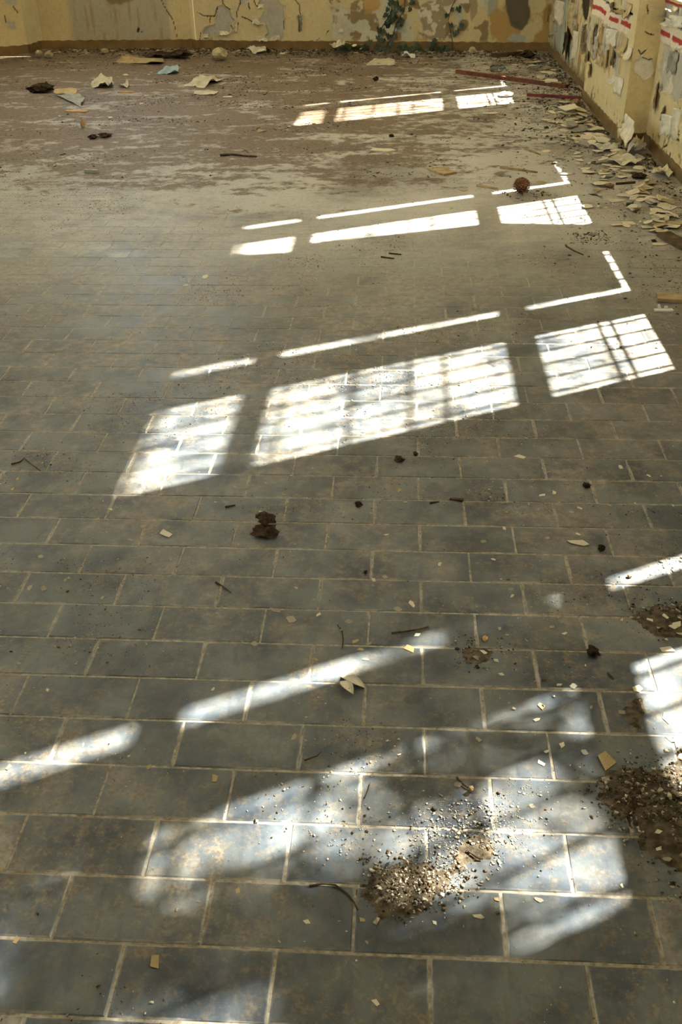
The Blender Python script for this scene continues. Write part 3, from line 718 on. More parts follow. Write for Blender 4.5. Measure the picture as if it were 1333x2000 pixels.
# ------------------------------------------------------------------ curled sheets of paint still hanging on the walls
def flap(parent, p, t, n, w, hgt, mat, curl='down', amt=.05, seed=0, ragged=.42):
    """a thin sheet held along one edge and bowing off the wall: its top edge for 'down', one side for 'side'"""
    r = random.Random(seed); nu, nv = 5, 7; V = []; t = np.array(t); n = np.array(n)
    eu = [r.uniform(-ragged, ragged) for _ in range(nv + 1)]; ev = [r.uniform(-ragged * .6, ragged) for _ in range(nu + 1)]; eu2 = [r.uniform(-ragged, ragged) for _ in range(nv + 1)]
    for side in (0, 1):
        for j in range(nv + 1):
            for i in range(nu + 1):
                u, v = i / nu, j / nv
                x = (u - .5) * w * (1 + (eu[j] if u < .5 else eu2[j]) * .8); z = -v * hgt * (1 + ev[i] * .5)
                if curl == 'down':
                    off = amt * v ** 2.2; z = z + amt * .45 * v ** 3 * 1.2
                else:
                    a = (u if amt > 0 else 1 - u); off = abs(amt) * a ** 2 ; x = x - math.copysign(abs(amt) * .45 * a ** 3, amt)
                off = off + .004 + side * .0016
                q = np.array([p[0] + t[0] * x + n[0] * off, p[1] + t[1] * x + n[1] * off, p[2] + z]); V.append(q)
    m = (nu + 1) * (nv + 1); F = []
    I = lambda s, i, j: s * m + j * (nu + 1) + i
    for j in range(nv):
        for i in range(nu):
            F.append((I(0, i, j), I(0, i + 1, j), I(0, i + 1, j + 1), I(0, i, j + 1))); F.append((I(1, i, j + 1), I(1, i + 1, j + 1), I(1, i + 1, j), I(1, i, j)))
    for j in range(nv): F.append((I(0, 0, j), I(0, 0, j + 1), I(1, 0, j + 1), I(1, 0, j))); F.append((I(0, nu, j + 1), I(0, nu, j), I(1, nu, j), I(1, nu, j + 1)))
    for i in range(nu): F.append((I(0, i + 1, 0), I(0, i, 0), I(1, i, 0), I(1, i + 1, 0))); F.append((I(0, i, nv), I(0, i + 1, nv), I(1, i + 1, nv), I(1, i, nv)))
    return obj('paint_flap', V, F, M[mat], parent, True)
def wflap(x0, y0, x1, y1, X, wpx, mat, curl='down', amt=.05, seed=0):
    """flap on a right hand wall face between two pixels (top, bottom); width in pixels there"""
    a = PL(x0, y0, (X, 0, 0), (1, 0, 0)); b = PL(x1, y1, (X, 0, 0), (1, 0, 0))
    e = PL(x0 + wpx, y0, (X, 0, 0), (1, 0, 0)); w = abs(e[1] - a[1])
    return flap(wall_right, ((X), (a[1] + b[1]) / 2, a[2]), (0, 1), (-1, 0), w, max(.03, a[2] - b[2]), mat, curl, amt, seed)
k = 0
for (x0, y0, x1, y1, w, mat, cu, am) in [
    (1167, 42, 1168, 86, 9, 'flake_white', 'side', -.04), (1187, 55, 1183, 106, 9, 'flake_tan', 'side', .045), (1203, 57, 1200, 88, 8, 'flake_white', 'side', .05), (1208, 88, 1206, 128, 9, 'flake_white', 'side', -.05),
    (1224, 72, 1219, 112, 12, 'flake_tan', 'down', .05), (1234, 92, 1228, 118, 9, 'flake_cream', 'down', .04), (1150, 82, 1149, 103, 9, 'flake_cream', 'side', -.06), (1155, 100, 1152, 120, 9, 'flake_cream', 'side', -.05),
    (1151, 46, 1149, 60, 10, 'flake_cream', 'side', -.05), (1178, 108, 1176, 130, 8, 'flake_tan', 'down', .03), (1200, 0, 1208, 26, 11, 'flake_white', 'side', -.05), (1218, 18, 1214, 32, 11, 'flake_tan', 'down', .05),
    (1207, 140, 1204, 168, 10, 'flake_white', 'down', .06), (1215, 150, 1212, 186, 9, 'flake_cream', 'side', .03), (1157, 122, 1156, 150, 6, 'flake_cream', 'side', -.03), (1170, 70, 1170, 118, 6, 'flake_grey', 'side', .03),
    (1192, 96, 1189, 134, 6, 'flake_cream', 'side', -.03), (1232, 6, 1228, 40, 9, 'flake_tan', 'down', .03)]:
    wflap(x0, y0, x1, y1, XA - .006, w, mat, cu, am, k); k += 1
# the tongue of paint that hangs over the skirting of the pier, and the strip's bare curl
wflap(1236, 232, 1226, 276, XA - .02, 22, 'flake_cream', 'down', .05, 90)
for (x0, y0, x1, y1, w, mat, cu, am) in [(1291, 38, 1288, 62, 12, 'flake_white', 'side', -.05), (1308, 36, 1306, 57, 14, 'flake_white', 'down', .04), (1287, 158, 1287, 216, 9, 'flake_white', 'side', -.035),
    (1321, 12, 1322, 30, 9, 'flake_cream', 'down', .05), (1312, 225, 1306, 260, 10, 'flake_white', 'side', .04), (1301, 206, 1300, 236, 8, 'flake_cream', 'side', -.03), (1328, 210, 1325, 270, 8, 'flake_cream', 'side', .03),
    (1298, 20, 1298, 40, 8, 'flake_grey', 'down', .05), (1330, 30, 1329, 52, 12, 'flake_white', 'side', .05), (1322, 100, 1319, 140, 9, 'flake_grey', 'side', .03)]:
    wflap(x0, y0, x1, y1, XB - .006, w, mat, cu, am, k); k += 1
for (x0, y0, x1, y1, w, mat, cu, am) in [(1078, 5, 1078, 40, 8, 'flake_tan', 'side', -.05), (1086, 30, 1085, 70, 7, 'flake_tan', 'side', .05), (1098, 0, 1100, 45, 9, 'flake_cream', 'side', .05), (1116, 40, 1114, 110, 9, 'flake_tan', 'side', -.05), (1126, 5, 1124, 60, 8, 'flake_tan', 'side', .05),
    (1068, 20, 1068, 60, 7, 'flake_tan', 'side', .05), (1131, 60, 1130, 120, 7, 'flake_cream', 'side', .04), (1108, 60, 1108, 100, 6, 'flake_grey', 'side', -.04)]:
    wflap(x0, y0, x1, y1, XF - .006, w, mat, cu, am, k); k += 1
def bflap(x0, y0, x1, y1, wpx, mat, cu, am, seed):
    a = PL(x0, y0, (b0[0], b0[1], 0), (bn[0], bn[1], 0)); b = PL(x1, y1, (b0[0], b0[1], 0), (bn[0], bn[1], 0)); e = PL(x0 + wpx, y0, (b0[0], b0[1], 0), (bn[0], bn[1], 0))
    p = (a + b) / 2
    return flap(wall_back, (p[0] + bn[0] * .004, p[1] + bn[1] * .004, a[2]), bt, bn, float(np.linalg.norm(e - a)), a[2] - b[2], mat, cu, am, seed)
for i, (x0, y0, x1, y1, w, mat, cu, am) in enumerate([(584, 28, 588, 62, 9, 'flake_grey', 'side', .035), (498, 34, 503, 50, 16, 'flake_cream', 'down', .04), (508, 8, 512, 18, 12, 'flake_cream', 'down', .03), (514, 70, 514, 82, 18, 'flake_cream', 'down', .03),
    (541, 68, 542, 80, 14, 'flake_cream', 'down', .03), (555, 12, 556, 36, 6, 'flake_cream', 'side', .03), (436, 60, 438, 70, 18, 'flake_cream', 'down', .025), (403, 66, 404, 76, 12, 'flake_cream', 'down', .03), (652, 28, 656, 44, 10, 'flake_white', 'side', .05), (665, 56, 669, 66, 9, 'flake_white', 'down', .04), (460, 48, 462, 62, 8, 'flake_cream', 'side', .03)]):
    bflap(x0, y0, x1, y1, w, mat, cu, am, 200 + i)

# ------------------------------------------------------------------ loose paint flakes and chips
def flake_geo(r, n=6, bend=.5, th=.02):
    """ragged curved flake, about one unit across, lowest point at zero"""
    a0 = r.uniform(0, 6.28); pts = []
    asp = r.uniform(.5, .95)
    for i in range(n):
        a = a0 + 2 * math.pi * (i + r.uniform(-.28, .28)) / n; q = .5 * r.uniform(.68, 1.08)
        pts.append((math.cos(a) * q, math.sin(a) * q * asp))
    k = r.choice([1, 1, -1]) * bend * r.uniform(.3, 1.0); th2 = r.uniform(0, 3.14); cx, sx = math.cos(th2), math.sin(th2)
    zf = lambda x, y: k * (x * cx + y * sx) ** 2 + .12 * bend * math.sin(5 * (y * cx - x * sx) + a0)
    top = [(x, y, zf(x, y)) for x, y in pts] + [(x * .5, y * .5, zf(x * .5, y * .5)) for x, y in pts] + [(0, 0, zf(0, 0))]
    bot = [(x, y, z - th) for x, y, z in top]; zmin = min(p[2] for p in bot)
    v = [(x, y, z - zmin) for x, y, z in top + bot]; m = 2 * n + 1; f = []
    for i in range(n):
        j = (i + 1) % n
        f += [(i, j, n + j, n + i), (n + i, n + j, 2 * n), (m + n + i, m + n + j, m + j, m + i), (m + 2 * n, m + n + j, m + n + i), (j, i, m + i, m + j)]
    return v, f, ('narrow' if asp < .72 else 'broad') + (' upcurled' if k > 0 else ' arched') if bend > .19 else ('long' if asp < .72 else 'stubby') + ' flat'
fr = random.Random(77)
MARKS = [('hook-bent twig', 655, 1740), ('dappled crumb heap', 800, 1720), ('brown earth mound', 1260, 1570), ('large dark earth clod', 518, 1042), ('dried moss rosette', 701, 989), ('bowed sunlit chips', 688, 1340),
    ('reddish brick crumb', 945, 1275), ('black seed head', 1175, 1076), ('forked twig', 50, 906), ('flat dark shard', 892, 977), ('nut-like lump', 812, 890), ('straight dark twig', 800, 1233), ('thin bent twig', 668, 1240), ('acorn-like nut', 920, 1548), ('dark moss tuft', 1158, 1278),
    ('short straight twig', 437, 1148), ('thin earth patch', 1300, 1210), ('narrow earth ridge', 1245, 1385), ('pine cone', 1018, 375), ('white plastic clip', 1297, 608), ('bark slab', 1320, 587), ('dark board piece', 1310, 470), ('long bark strip', 1014, 333), ('broad wood splinter', 864, 336),
    ('rust-red batten', 1000, 158), ('dark red rod', 1080, 190), ('pier end', 1250, 285), ('pier corner', 1130, 205), ('dark green block', 1230, 402), ('raised-rim sheet', 1220, 318), ('folded paint sheet', 1295, 338), ('curled dead leaf', 1190, 366), ('back corner', 1040, 110), ('plastic bottle', 973, 141),
    ('ivy', 760, 104), ('large rounded stone', 430, 115), ('blue plastic scrap', 330, 141), ('crumpled paper sheet', 400, 162), ('mossy mound', 83, 178), ('grey flat sheet', 140, 195), ('crumpled scrap', 200, 166), ('pair of dark clods', 195, 269), ('black leaf mould', 335, 112), ('white plaster lump', 988, 188), ('knotty stick', 466, 306), ('short grey tube', 180, 337),
    ('slumped pale sheet', 500, 98), ('orange-brown chip', 150, 218), ('hair-thin twig', 612, 1478), ('crooked twig', 908, 1534), ('tiny stick', 450, 990), ('pale bay stone', 96, 113)]
MARKW = [(n, G(x, y)) for n, x, y in MARKS]
def look(p, size, mat, noun, shape):
    n, _ = min(MARKW, key=lambda q: (q[1][0] - p[0]) ** 2 + (q[1][1] - p[1]) ** 2); d = min((q[1][0] - p[0]) ** 2 + (q[1][1] - p[1]) ** 2 for q in MARKW) ** .5
    sz = 'tiny' if size < .016 else 'small' if size < .04 else 'middling' if size < .08 else 'large' if size < .13 else 'very large'
    col = {'flake_cream': 'cream', 'flake_white': 'whitish', 'flake_grey': 'grey', 'flake_tan': 'tan'}[mat]
    return '%s %s %s %s %s %s the %s' % (sz, shape, col, noun, 'atop others' if p[2] > .002 else 'on the floor', 'beside' if d < .12 else 'near' if d < .4 else 'away from', n)
FL = {}
for mat in ('flake_cream', 'flake_white', 'flake_grey', 'flake_tan'):
    FL[mat] = []
    for i in range(9):
        v, f, w_ = flake_geo(fr, fr.randint(5, 7), fr.uniform(.2, .8)); FL[mat].append((mesh('paint_flake', v, f, M[mat]), w_))
FLAT = {}
for mat in ('flake_cream', 'flake_white', 'flake_grey', 'flake_tan'):
    FLAT[mat] = []
    for i in range(6):
        v, f, w_ = flake_geo(fr, fr.randint(4, 6), fr.uniform(.02, .16), .035); FLAT[mat].append((mesh('paint_chip', v, f, M[mat]), w_))
def flake(p, size, mat, group, label, curved=True, rz=None, tilt=.0, name=None):
    me, shape = fr.choice((FL if curved else FLAT)[mat])
    o = bpy.data.objects.new(name or ('paint_flake' if curved else 'paint_chip'), me)
    o.location = (p[0], p[1], 0); o.scale = (size, size, size * fr.uniform(.6, 1.0)); o.rotation_euler = (0, 0, fr.uniform(0, 6.28) if rz is None else rz)
    link(o); tag(o, '', 'paint flake' if curved else 'paint chip', group); LOOSE.append((o, size, mat, label, shape)); return o
def mats(w): 
    q = fr.random(); t = 0
    for m, k in w:
        t += k
        if q < t: return m
    return w[-1][0]
def near_wall_x(y): return XB if y < YA0 else (XA if y < YA1 else XF)
LOOSE = []
CLEAR = [(G(1220, 318), .17), (G(1248, 297), .12), (G(1185, 291), .14), (G(1290, 338), .13), (G(1250, 345), .09)]     # the big fallen sheets and a clod stay in view
HG = 'flakes heaped under the striped wall'; HL = 'paint flake'
cnt = 0
while cnt < 200:
    y = fr.uniform(3.9, 8.2) if cnt < 172 else fr.uniform(7.6, 10.2)
    dist = .10 + abs(fr.gauss(0, .21)) + (.08 if y < 5.2 else 0)
    dens = .45 + .55 * math.exp(-((y - 5.6) / 1.1) ** 2)
    if fr.random() > dens: continue
    x = near_wall_x(y) - dist - .01
    if x < .75: continue
    s = fr.uniform(.05, .15) * (1.15 if dist < .3 else .7)
    if 7.5 < y < 8.25 and x < 1.55: continue
    if x + s * .5 > near_wall_x(y) - .02: continue
    if YA0 - .2 < y < YA0 + .1 and x > XA - .12: x -= .16
    if any((x - q[0]) ** 2 + (y - q[1]) ** 2 < (d * .62 + s * .3) ** 2 for q, d in CLEAR): continue
    flake((x, y, 0), s, mats([('flake_cream', .62), ('flake_white', .16), ('flake_tan', .14), ('flake_grey', .08)]), HG, HL, True); cnt += 1
BG = 'flakes along the back skirting'; BL = 'skirting flake'
for i in range(56):
    x = fr.uniform(-4.0, 1.45); yw = (10.467 + (1.62 - x) * .1236) if x > -2.33 else 11.04
    y = yw - .09 - abs(fr.gauss(0, .16)); s = fr.uniform(.03, .095)
    flake((x, y, 0), s, mats([('flake_cream', .5), ('flake_tan', .25), ('flake_white', .15), ('flake_grey', .1)]), BG, BL, True, tilt=.15)
FG = 'flakes strewn over the earth'; FLb = 'stray flake'
for i in range(40):
    x = fr.uniform(-3.6, 1.1); y = fr.uniform(6.0, 10.1)
    flake((x, y, .0006), fr.uniform(.03, .09), mats([('flake_cream', .4), ('flake_tan', .35), ('flake_white', .1), ('flake_grey', .15)]), FG, FLb, True, tilt=.06)
# single chips read off the floor: pixel, width in pixels, colour
CG = 'chips scattered on the tiles'; CL = 'paint chip'
def pxm(x, y):
    p = G(x, y); return FPX / PIX(p)[2], p
chips = [(325, 1042, 34, 'flake_white'), (255, 1055, 17, 'flake_grey'), (280, 1028, 16, 'flake_grey'), (85, 1150, 20, 'flake_grey'), (58, 1148, 22, 'flake_grey'), (80, 1087, 14, 'flake_grey'), (200, 1168, 16, 'flake_grey'), (128, 1133, 13, 'flake_grey'),
    (800, 1267, 38, 'flake_tan'), (815, 1240, 18, 'flake_white'), (805, 1180, 22, 'flake_white'), (778, 1190, 20, 'flake_grey'), (540, 1192, 30, 'flake_grey'), (570, 1210, 26, 'flake_grey'), (623, 1201, 16, 'flake_white'), (497, 1258, 18, 'flake_grey'),
    (715, 1288, 17, 'flake_grey'), (682, 1214, 18, 'flake_grey'), (695, 1253, 18, 'flake_tan'), (720, 1258, 18, 'flake_grey'), (860, 1102, 14, 'flake_white'), (755, 1044, 12, 'flake_cream'), (730, 1132, 15, 'flake_white'),
    (1130, 1061, 40, 'flake_white'), (1129, 1043, 14, 'flake_white'), (985, 1032, 14, 'flake_white'), (1060, 968, 18, 'flake_white'), (945, 1058, 14, 'flake_grey'), (965, 1093, 12, 'flake_white'), (998, 1151, 14, 'flake_grey'), (1001, 1164, 12, 'flake_white'),
    (1305, 1270, 32, 'flake_white'), (1318, 1225, 34, 'flake_white'), (1300, 1208, 18, 'flake_white'), (1270, 1213, 16, 'flake_white'), (1330, 1240, 16, 'flake_white'), (945, 1276, 20, 'flake_white'), (930, 1287, 16, 'flake_grey'), (970, 1290, 16, 'flake_white'), (977, 1228, 12, 'flake_grey'), (1078, 1225, 13, 'flake_tan'), (1103, 1237, 14, 'flake_white'),
    (1060, 1380, 22, 'flake_tan'), (1048, 1406, 18, 'flake_white'), (980, 1317, 16, 'flake_white'), (1093, 1337, 14, 'flake_white'), (1120, 1340, 18, 'flake_grey'), (935, 1445, 16, 'flake_grey'), (1058, 1490, 20, 'flake_white'), (1098, 1455, 20, 'flake_white'), (1068, 1468, 14, 'flake_white'), (1215, 1393, 16, 'flake_grey'), (1305, 1403, 34, 'flake_white'), (1245, 1345, 24, 'flake_cream'), (1310, 1445, 22, 'flake_white'),
    (1190, 1490, 56, 'flake_tan'), (290, 1497, 16, 'flake_tan'), (420, 1520, 24, 'flake_tan'), (465, 1740, 22, 'flake_tan'), (575, 1440, 22, 'flake_grey'), (162, 1455, 13, 'flake_grey'), (303, 1880, 36, 'flake_tan'), (935, 1790, 22, 'flake_white'), (600, 1800, 18, 'flake_white'), (850, 1802, 14, 'flake_white'), (1288, 1660, 16, 'flake_white'), (1303, 1680, 20, 'flake_grey'), (1285, 1630, 18, 'flake_white'),
    (402, 541, 26, 'flake_cream'), (363, 558, 14, 'flake_cream'), (1015, 892, 26, 'flake_white'), (1213, 913, 18, 'flake_white'), (780, 958, 16, 'flake_tan'), (1083, 962, 16, 'flake_white'), (1268, 929, 12, 'flake_cream'), (1133, 993, 14, 'flake_white'), (750, 295, 54, 'flake_cream'), (810, 293, 16, 'flake_cream'), (905, 372, 24, 'flake_tan'), (960, 222, 36, 'flake_cream'),
    (1110, 222, 44, 'flake_cream'), (1068, 236, 36, 'flake_cream'), (1240, 388, 34, 'flake_white'), (1248, 372, 30, 'flake_white'), (1168, 372, 12, 'flake_cream'), (1250, 437, 12, 'flake_white'), (1226, 434, 16, 'flake_white'), (1248, 411, 16, 'flake_white'), (1290, 478, 34, 'flake_cream'), (1318, 423, 34, 'flake_cream'), (1287, 430, 26, 'flake_cream'), (1324, 436, 18, 'flake_cream'), (1290, 392, 60, 'flake_cream'), (1310, 400, 46, 'flake_tan'), (1280, 446, 14, 'flake_cream'), (1000, 368, 14, 'flake_white'),
    (190, 226, 22, 'flake_tan'), (285, 188, 22, 'flake_tan'), (215, 230, 20, 'flake_white'), (445, 190, 24, 'flake_white'), (275, 203, 22, 'flake_cream')]
for (x, y, w, mat) in chips:
    s, p = pxm(x, y)
    o = flake((p[0], p[1], .0006), w / s * 1.05, mat, CG, CL, False, tilt=.02)
for i in range(60):
    while True:
        x = fr.uniform(-1.6, 1.45); y = fr.uniform(-.1, 3.6); px, py, d = PIX((x, y, 0))
        if 0 < px < 1333 and 900 < py < 2000: break
    flake((x, y, .0006), fr.uniform(.008, .02), mats([('flake_grey', .4), ('flake_white', .3), ('flake_tan', .3)]), CG, CL, False, tilt=.05)
# two bowed chips that lean together in the streak of sun
s, p = pxm(688, 1340)
for (x, y, w, rz, lab) in [(690, 1334, 58, -.55, 'long bowed paint chip with pale edge in the slanting sun streak'), (678, 1348, 42, -.9, 'pale pointed paint chip tucked beside the long bowed chip')]:
    q = G(x, y); n = 7; V = []; L = w / s
    for side in (0, .0018):
        for i in range(n):
            u = i / (n - 1) - .5; wd = .012 * (1 - (2 * u) ** 2 * .9)
            V += [(u * L, -wd, .010 * (1 - (2 * u) ** 2) + side + .002), (u * L, wd, .010 * (1 - (2 * u) ** 2) + side)]
    F = []
    for i in range(n - 1):
        a = 2 * i; F += [(a, a + 1, a + 3, a + 2)[::-1], (14 + a, 14 + a + 1, 14 + a + 3, 14 + a + 2), (a, a + 2, 14 + a + 2, 14 + a), (a + 3, a + 1, 14 + a + 1, 14 + a + 3)]
    o = obj('paint_chip', V, F, M['flake_white'], None, True, (q[0], q[1], .0), (0, 0, rz)); tag(o, lab, 'paint chip')

# ------------------------------------------------------------------ pine cone
s, p = pxm(1018, 381)
pc = empty('pine_cone', (p[0], p[1], 0), .6); tag(pc, 'round brown open pine cone at the edge of a sun patch', 'pine cone')
Rc = .046; mbc = MB(); core = []
rows_, cols_ = 8, 10
for i in range(rows_ + 1):
    a = math.pi * i / rows_
    for j in range(cols_): b = 2 * math.pi * j / cols_; core.append((.72 * Rc * math.sin(a) * math.cos(b), .72 * Rc * math.sin(a) * math.sin(b), Rc + .8 * Rc * math.cos(a)))
cf = [(i * cols_ + j, (i + 1) * cols_ + j, (i + 1) * cols_ + (j + 1) % cols_, i * cols_ + (j + 1) % cols_) for i in range(rows_) for j in range(cols_)]
obj('core', core, cf, M['cone_core'], pc, True)
for k in range(92):
    t = (k + .5) / 92; zc = 1 - 2 * t; a = k * 2.39996; rr = math.sqrt(max(0, 1 - zc * zc))
    d = Vector((rr * math.cos(a), rr * math.sin(a), zc * .95)); u = Vector((-math.sin(a), math.cos(a), 0)); w = d.cross(u)
    d2 = (d + Vector((0, 0, .42))).normalized(); c0 = Vector((0, 0, Rc)); r1 = Rc * 1.03; wd = .0085 * (.45 + .55 * rr); hh = .0045
    tip = c0 + d2 * r1 * (.97 + .06 * ((k * 7) % 5) / 5); bs = c0 + d * Rc * .55
    v = [bs + u * wd * .5, bs - u * wd * .5, tip + u * wd + w * hh * .3, tip - u * wd + w * hh * .3, tip + u * wd * .8 - w * hh, tip - u * wd * .8 - w * hh, tip + d * .004 - w * hh * .3]
    mbc.add(v, [(0, 2, 3, 1), (1, 5, 4, 0), (0, 4, 2), (1, 3, 5), (2, 6, 3), (4, 6, 2), (3, 6, 5), (5, 6, 4)])
zm = min(q[2] for q in mbc.v); mbc.v = [(q[0], q[1], q[2] - zm) for q in mbc.v]
o = mbc.build('scales', M['cone'], pc); o['kind'] = 'stuff'

# ------------------------------------------------------------------ timber, twigs, lumps, sheets
def bar(name, a, b, w, h, mat, label, cat, z=.001, taper=1.0, seed=1):
    A = G(*a); B = G(*b); d = Vector((B[0] - A[0], B[1] - A[1], 0)); L = d.length; r = random.Random(seed); n = max(4, int(L / .06)); v = []; f = []
    for i in range(n + 1):
        u = i / n; k = 1 - (1 - taper) * u; j = lambda q=.06: 1 + r.uniform(-q, q)
        v += [(u * L, -w / 2 * k * j(), z), (u * L, w / 2 * k * j(), z), (u * L, w / 2 * k * j(), z + h * k * j()), (u * L, -w / 2 * k * j(), z + h * k * j())]
    for i in range(n):
        for q in range(4): x = 4 * i + q; y = 4 * i + (q + 1) % 4; f.append((x, y, y + 4, x + 4))
    f += [(3, 2, 1, 0), (4 * n, 4 * n + 1, 4 * n + 2, 4 * n + 3)]
    o = obj(name, v, f, M[mat], None, False, (A[0], A[1], 0), (0, 0, math.atan2(d.y, d.x))); tag(o, label, cat); return o
bar('timber_batten', (893, 143), (1108, 173), .042, .03, 'rust', 'long rust-red timber batten lying near the back corner', 'batten')
bar('painted_rod', (1030, 188), (1134, 194), .018, .022, 'redrod', 'thin dark red rod on the floor by the pier corner', 'rod')
bar('wood_splinter', (848, 330), (880, 342), .10, .012, 'woodpale', 'broad weathered wood splinter with a dark broken edge', 'wood')
bar('bark_strip', (978, 329), (1050, 338), .022, .014, 'bark', 'long narrow bark strip behind the pine cone', 'bark', taper=.6)
bar('bark_strip', (1026, 292), (1056, 303), .02, .012, 'bark', 'short curled bark strip beyond the long bark strip', 'bark', taper=.5)
bar('bark_strip', (933, 364), (972, 370), .03, .010, 'woodpale', 'pale bark strip beside the pine cone', 'bark', taper=.7)
bar('wood_board', (1296, 461), (1345, 488), .075, .02, 'wooddark', 'dark short board piece near the striped wall', 'board')
bar('bark_slab', (1283, 584), (1390, 590), .075, .016, 'woodpale', 'brown curved bark slab reaching in beside the white clip', 'bark')
bar('wood_stick', (1204, 361), (1241, 358), .012, .012, 'wooddark', 'short dark stick beside the flakes of the striped wall', 'stick')
bar('plastic_block', (1224, 402), (1237, 402), .02, .016, 'plastic_dark', 'tiny dark green plastic block on the bare floor', 'block')
bar('dark_beam', (962, 112), (1020, 108), .07, .04, 'wooddark', 'blackened timber end lying at the back corner', 'timber')
bar('wood_chip', (130, 218), (171, 219), .055, .010, 'orange', 'orange-brown flat wood chip on the far earth', 'wood')
bar('wood_chip', (232, 181), (262, 182), .03, .012, 'orange', 'narrow orange-brown wood chip beside the crumpled scrap', 'wood')
bar('cigarette_tube', (166, 337), (192, 338), .022, .02, 'greysheet', 'short grey tube with a dark end on the beige floor', 'tube')
bar('loose_shard', (905, 979), (879, 975), .012, .006, 'stick', 'short flat dark shard on the tiles', 'shard', taper=.6)
def twig(pts, r, label, cat='twig', name='twig', mat='stick'):
    P = [G(x, y) for x, y in pts]; b = MB(); n = len(P)
    b.tube([(q[0], q[1], r * 1.02 + .002 * math.sin(i * 2.2) ** 2) for i, q in enumerate(P)], [r * (1 - .5 * i / n) for i in range(n)], 6)
    o = b.build(name, M[mat], None, True); tag(o, label, cat); return o
twig([(605, 1732), (630, 1728), (655, 1731), (678, 1746), (692, 1764), (699, 1780)], .0022, 'curved dry twig bent like a hook below the sun patch')
twig([(912, 1664), (922, 1672), (934, 1680), (943, 1681)], .0022, 'short dark twig at the rim of the crumb heap')
twig([(765, 1238), (790, 1236), (815, 1232), (838, 1226)], .0025, 'straight dark twig beside a tan chip')
twig([(660, 1222), (668, 1233), (671, 1250), (669, 1268)], .0018, 'thin bent twig among grey chips')
twig([(22, 908), (40, 904), (48, 897), (62, 908), (79, 921)], .0026, 'forked dark twig on the tiles at the dusty side')
twig([(422, 1138), (436, 1147), (452, 1160)], .002, 'short straight twig in the middle of a tile')
twig([(840, 984), (858, 982)], .003, 'stubby dark twig behind the flat shard')
twig([(430, 305), (455, 304), (478, 307), (502, 308)], .008, 'dark knotty stick on the beige far floor')
twig([(760, 496), (784, 499)], .004, 'thin dark stick lying on pale tiles'); twig([(745, 503), (770, 507)], .004, 'dark stick just before the thin stick')
twig([(440, 992), (460, 989)], .003, 'tiny stick on a tile below the sun patch')
twig([(1106, 482), (1122, 492), (1140, 500)], .004, 'dark twig near the dirt stain on pale tiles')
twig([(595, 1486), (620, 1478), (628, 1470)], .0014, 'hair-thin twig on the dark tile')
twig([(712, 1560), (720, 1545), (724, 1530)], .0012, 'hair-thin stalk standing out in the sun patch')
twig([(893, 1520), (905, 1534), (925, 1548)], .0025, 'crooked dark twig in the dappled light')
twig([(1188, 1315), (1200, 1328), (1296, 1334)][:2], .002, 'short twig by the bright patch')
def lump(x, y, wpx, hpx, mat, label, cat, name, seed=0, rough=.35, nu=12, nv=8, hz=None):
    s, p = pxm(x, y); r = random.Random(seed); a = wpx / s / 2; c = (hz if hz else hpx / s / 2); v = []; f = []
    ph = [r.uniform(0, 6.28) for _ in range(6)]
    for i in range(nv + 1):
        th = math.pi * i / nv
        for j in range(nu):
            b = 2 * math.pi * j / nu
            k = 1 + rough * (.5 * math.sin(3 * b + ph[0] + 2 * th) * math.sin(2 * th + ph[1]) + .4 * math.sin(5 * b + ph[2] - 3 * th) + r.uniform(-.25, .25)) * math.sin(th)
            v.append((a * k * math.sin(th) * math.cos(b), a * .8 * k * math.sin(th) * math.sin(b), c * math.cos(th) * (1 + rough * .3 * math.sin(4 * b + ph[3]))))
    for i in range(nv):
        for j in range(nu): f.append((i * nu + j, (i + 1) * nu + j, (i + 1) * nu + (j + 1) % nu, i * nu + (j + 1) % nu))
    zm = min(q[2] for q in v); v = [(q[0], q[1], max(0, q[2] - zm * .8)) for q in v]
    o = obj(name, v, f, M[mat], None, False, (p[0], p[1], .0005), (0, 0, r.uniform(0, 3))); tag(o, label, cat); return o
lump(518, 1043, 48, 16, 'clod', 'large crumpled dark earth clod on the tiles', 'clod', 'earth_clod', 3, .6, 16, 10)
lump(520, 1028, 42, 14, 'clod', 'smaller dark clod pressed behind the large clod', 'clod', 'earth_clod', 4, .6, 16, 10)
lump(701, 989, 16, 10, 'clod', 'round dark rosette of dried moss on a tile', 'clod', 'moss_tuft', 5, .7)
lump(812, 890, 11, 9, 'clod', 'small brown nut-like lump near the sun patch', 'clod', 'earth_clod', 6, .3)
lump(780, 899, 20, 8, 'clod', 'flat dark lump beside the nut-like lump', 'clod', 'earth_clod', 7, .6)
lump(1175, 1076, 13, 14, 'clod', 'black shrivelled seed head on a tile', 'seed head', 'seed_head', 8, .7)
lump(1158, 1278, 26, 18, 'clod', 'dark tuft of moss among chips', 'clod', 'moss_tuft', 9, .8)
lump(1146, 951, 18, 8, 'clod', 'small dark earth lump on the pale tiles', 'clod', 'earth_clod', 10, .5)
lump(715, 1120, 8, 8, 'clod', 'pea-sized dark lump at a tile corner', 'clod', 'earth_clod', 11, .3)
lump(920, 1548, 12, 13, 'bark', 'brown acorn-like nut in the dappled sunlight', 'nut', 'nut', 12, .2)
lump(948, 1250, 14, 9, 'orange', 'reddish brick crumb on the chip pile', 'brick', 'brick_crumb', 13, .3)
lump(1230, 1128, 9, 8, 'orange', 'tiny reddish brick crumb in the thin sun line', 'brick', 'brick_crumb', 14, .3)
lump(430, 117, 36, 24, 'stone', 'large pale rounded stone before the back wall', 'stone', 'stone', 15, .2, 16, 10)
lump(77, 112, 15, 14, 'stone', 'upright grey stone at the corner of the recessed bay', 'stone', 'stone', 16, .35); lump(96, 113, 20, 12, 'stone', 'pale stone lying beside the upright grey stone', 'stone', 'stone', 17, .35)
